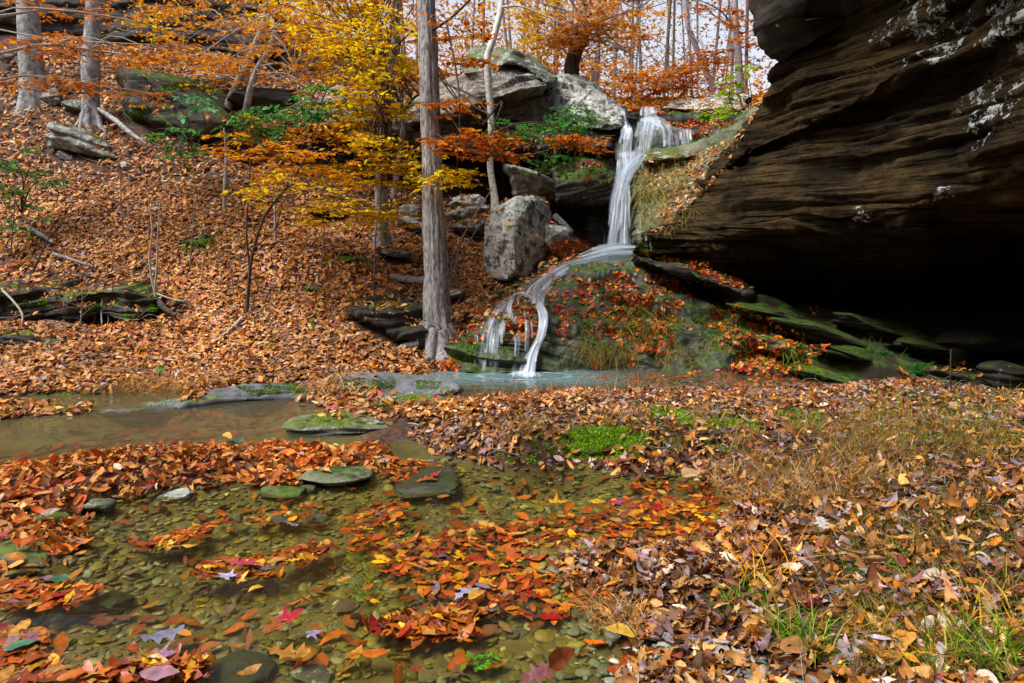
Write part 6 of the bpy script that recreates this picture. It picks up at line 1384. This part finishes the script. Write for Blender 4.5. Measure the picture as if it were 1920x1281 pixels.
one_leaf('hot pink leaf on the raft in the left middle water',455,1056,.13,'oak',(.55,.06,.13),.1,z=.025)
one_leaf('bright orange oak leaf floating at the left near the green stones',135,1021,.15,'oak',(.62,.19,.02),.35,z=.015)
one_leaf('smooth green leaf floating at the far lower left',42,1208,.10,'beechhi',(.09,.26,.16),.5,z=.012)
one_leaf('dark green leaf under the large grey stone at the left edge',105,1085,.10,'beechhi',(.04,.14,.06),.1,z=.012)
one_leaf('small green leaf at the left beside the dark wet stone',128,1000,.07,'beechhi',(.06,.22,.04),.2,z=.012)
one_leaf('yellow curled leaf floating in the middle of the left water',358,1023,.07,'beechhi',(.75,.42,.06),.2,z=.012,curl=.6)
one_leaf('small golden leaf on the tan pebbles left of the green weeds',480,1101,.06,'beechhi',(.75,.42,.04),.6,z=.012)
one_leaf('crimson maple leaf on the brown cluster left of the lower centre',540,1160,.11,'maple',(.5,.03,.05),1.2,z=.03)
one_leaf('rust brown oak leaf beneath the crimson maple leaf',515,1175,.15,'oak',(.38,.10,.02),1.4,z=.015)
one_leaf('ragged amber leaf at the bottom left of centre',540,1225,.15,'oak',(.48,.22,.03),-.3,z=.012)
one_leaf('small lilac leaf beside the ragged amber leaf',583,1187,.07,'maple',(.32,.28,.42),.4,z=.012)
one_leaf('round orange leaf on the dark water lower centre left',704,1222,.09,'beechhi',(.60,.14,.012),.3,z=.010)
one_leaf('orange leaf with yellow spots left of the round orange leaf',665,1227,.08,'beechhi',(.62,.24,.02),1.0,z=.008)
one_leaf('magenta maple leaf floating near the leaf raft top right',1152,941,.11,'maple',(.60,.04,.16),.2,z=.014)
one_leaf('yellow leaf beside the magenta maple leaf',1122,939,.09,'beechhi',(.72,.42,.02),-.2,z=.012)
one_leaf('amber leaf cluster tip sticking up from the open water right of centre',1045,943,.14,'maple',(.66,.34,.02),.5,z=.03,curl=.6)
one_leaf('single orange leaf in the open olive water right of centre',983,932,.08,'beechhi',(.55,.14,.02),0.05,z=.012)
one_leaf('crimson leaf lying on the round yellow green stone',812,890,.08,'maple',(.5,.03,.07),.2,z=.035,group='leaves lying on stones')
one_leaf('rust leaf lying on the round yellow green stone',800,898,.12,'oak',(.5,.12,.02),.1,z=.032,group='leaves lying on stones')
one_leaf('large grey white weathered leaf at the upper right edge of the raft',1120,1046,.22,'oak',(.50,.44,.42),.05,z=.03,curl=.3)
one_leaf('big golden leaf on the wet stems near the lower right water',1162,1180,.11,'beechhi',(.72,.42,.06),-.7,z=.06,curl=.5)
one_leaf('pale lilac oak leaf at the lower left corner of the raft',875,1108,.12,'oak',(.42,.42,.58),1.2,z=.02)
one_leaf('golden round leaf above the wet black green stone',895,1112,.09,'beechhi',(.70,.36,.04),.9,z=.04,curl=.5)
one_leaf('glossy standing rust leaf at the bottom edge right of centre',1045,1236,.12,'beechhi',(.36,.09,.02),1.4,z=.06,curl=.8,tiltv=(.5,-.5,.5))
one_leaf('glossy plum leaf curled under the standing rust leaf',1008,1262,.12,'oak',(.28,.09,.10),.6,z=.04,curl=.6,tiltv=(.1,-.4,.8))
one_leaf('long brown rolled leaf lying beside the pale squared stone',1492,1205,.13,'beechhi',(.50,.22,.08),.6,z=.17,curl=1.4,mat='leaf',group='single dry leaves on the right bank')
one_leaf('shiny red brown leaf at the bottom edge on the dark small stones',1510,1262,.10,'beechhi',(.30,.06,.02),.4,z=.12,curl=.4,group='single dry leaves on the right bank')
one_leaf('large tan leaf at the top corner of the right bank beside the pool',1300,884,.17,'beechhi',(.60,.36,.16),.6,z=.10,curl=.4,mat='leaf',group='single dry leaves on the right bank')
one_leaf('white lobed leaf on the right bank above the rolled leaves',1540,980,.12,'oak',(.66,.66,.62),1.1,z=.18,curl=.5,mat='leaf',group='single dry leaves on the right bank')
one_leaf('crumpled pale leaf above the pale squared stone',1352,1206,.13,'oak',(.5,.42,.38),.8,z=.10,curl=.8,mat='leaf',group='single dry leaves on the right bank')
# clear crumpled plastic sheet by the right edge
m, nt, N, L = newmat('clear_wrap'); b1 = N('ShaderNodeBsdfGlossy', _Roughness=.2); b2 = N('ShaderNodeBsdfTransparent'); b3 = N('ShaderNodeBsdfDiffuse'); b3.inputs[0].default_value = (.5, .55, .65, 1)
x1 = N('ShaderNodeMixShader'); x1.inputs[0].default_value = .35; L(b1.outputs[0], x1.inputs[1]); L(b3.outputs[0], x1.inputs[2]); x2 = N('ShaderNodeMixShader'); x2.inputs[0].default_value = .45; L(b2.outputs[0], x2.inputs[1]); L(x1.outputs[0], x2.inputs[2])
o = N('ShaderNodeOutputMaterial'); L(x2.outputs[0], o.inputs[0])
gx, gy = np.meshgrid(np.linspace(-.28, .28, 40), np.linspace(-.08, .08, 16), indexing='ij'); c = P(1850, 812, 4.6)
gz = .06 * fbm(np.stack([gx, gy, 0 * gx], -1), 9, 3, 4) + .05 * (1 - (gy / .08) ** 2)
ac = Acc(); ac.add(np.stack([gx, gy, gz], -1) + c, gridfaces(40, 16)); tag(ac.build('plastic_wrap', m, smooth=False, loc=c), 'crumpled clear plastic sheet caught in the grass at the right edge', 'litter')
# ------------------------------------------------------------------ light
wd = bpy.data.worlds.new('World'); SC.world = wd; wd.use_nodes = True
nt = wd.node_tree; bg = nt.nodes['Background']
sky = nt.nodes.new('ShaderNodeTexSky'); sky.sky_type = 'NISHITA'; sky.sun_disc = False
SUN_EL, SUN_AZ = math.radians(60), math.radians(-108)     # azimuth measured from +Y towards +X
sky.sun_elevation = SUN_EL; sky.sun_rotation = SUN_AZ
sky.air_density = 1.0; sky.dust_density = 7.0; sky.ozone_density = 1.0
bg.inputs[1].default_value = 0.065
# thin bright haze lies along the horizon below the clear sky
tcn = nt.nodes.new('ShaderNodeTexCoord'); sxz = nt.nodes.new('ShaderNodeSeparateXYZ'); nt.links.new(tcn.outputs['Generated'], sxz.inputs[0])
mr = nt.nodes.new('ShaderNodeMapRange'); mr.interpolation_type = 'SMOOTHSTEP'; mr.inputs[1].default_value = .75; mr.inputs[2].default_value = .2; mr.inputs[4].default_value = .8
nt.links.new(sxz.outputs[2], mr.inputs[0])
mxw = nt.nodes.new('ShaderNodeMix'); mxw.data_type = 'RGBA'; mr2 = nt.nodes.new('ShaderNodeMapRange'); mr2.interpolation_type = 'SMOOTHSTEP'; mr2.inputs[1].default_value = .3; mr2.inputs[2].default_value = .85
nt.links.new(sxz.outputs[1], mr2.inputs[0]); mm = nt.nodes.new('ShaderNodeMath'); mm.operation = 'MULTIPLY'; nt.links.new(mr.outputs[0], mm.inputs[0]); nt.links.new(mr2.outputs[0], mm.inputs[1]); nt.links.new(mm.outputs[0], mxw.inputs[0]); nt.links.new(sky.outputs[0], mxw.inputs[6]); mxw.inputs[7].default_value = (8.5, 9.0, 10.2, 1)
nt.links.new(mxw.outputs[2], bg.inputs[0])
sd = bpy.data.lights.new('sun', 'SUN'); sd.energy = 2.7; sd.angle = math.radians(28); sd.color = (1, 0.985, 0.965)
so = bpy.data.objects.new('sun', sd); COL.objects.link(so)
dirv = Vector((math.sin(SUN_AZ) * math.cos(SUN_EL), math.cos(SUN_AZ) * math.cos(SUN_EL), math.sin(SUN_EL)))
so.rotation_euler = dirv.to_track_quat('Z', 'Y').to_euler()
SC.view_settings.view_transform = 'Standard'; SC.view_settings.look = 'None'
SC.view_settings.exposure = 0.82; SC.view_settings.gamma = 1
SC.cycles.max_bounces = 6; SC.cycles.transparent_max_bounces = 16; SC.cycles.diffuse_bounces = 3
SC.cycles.use_denoising = True
SC.cycles.sample_clamp_indirect = 4
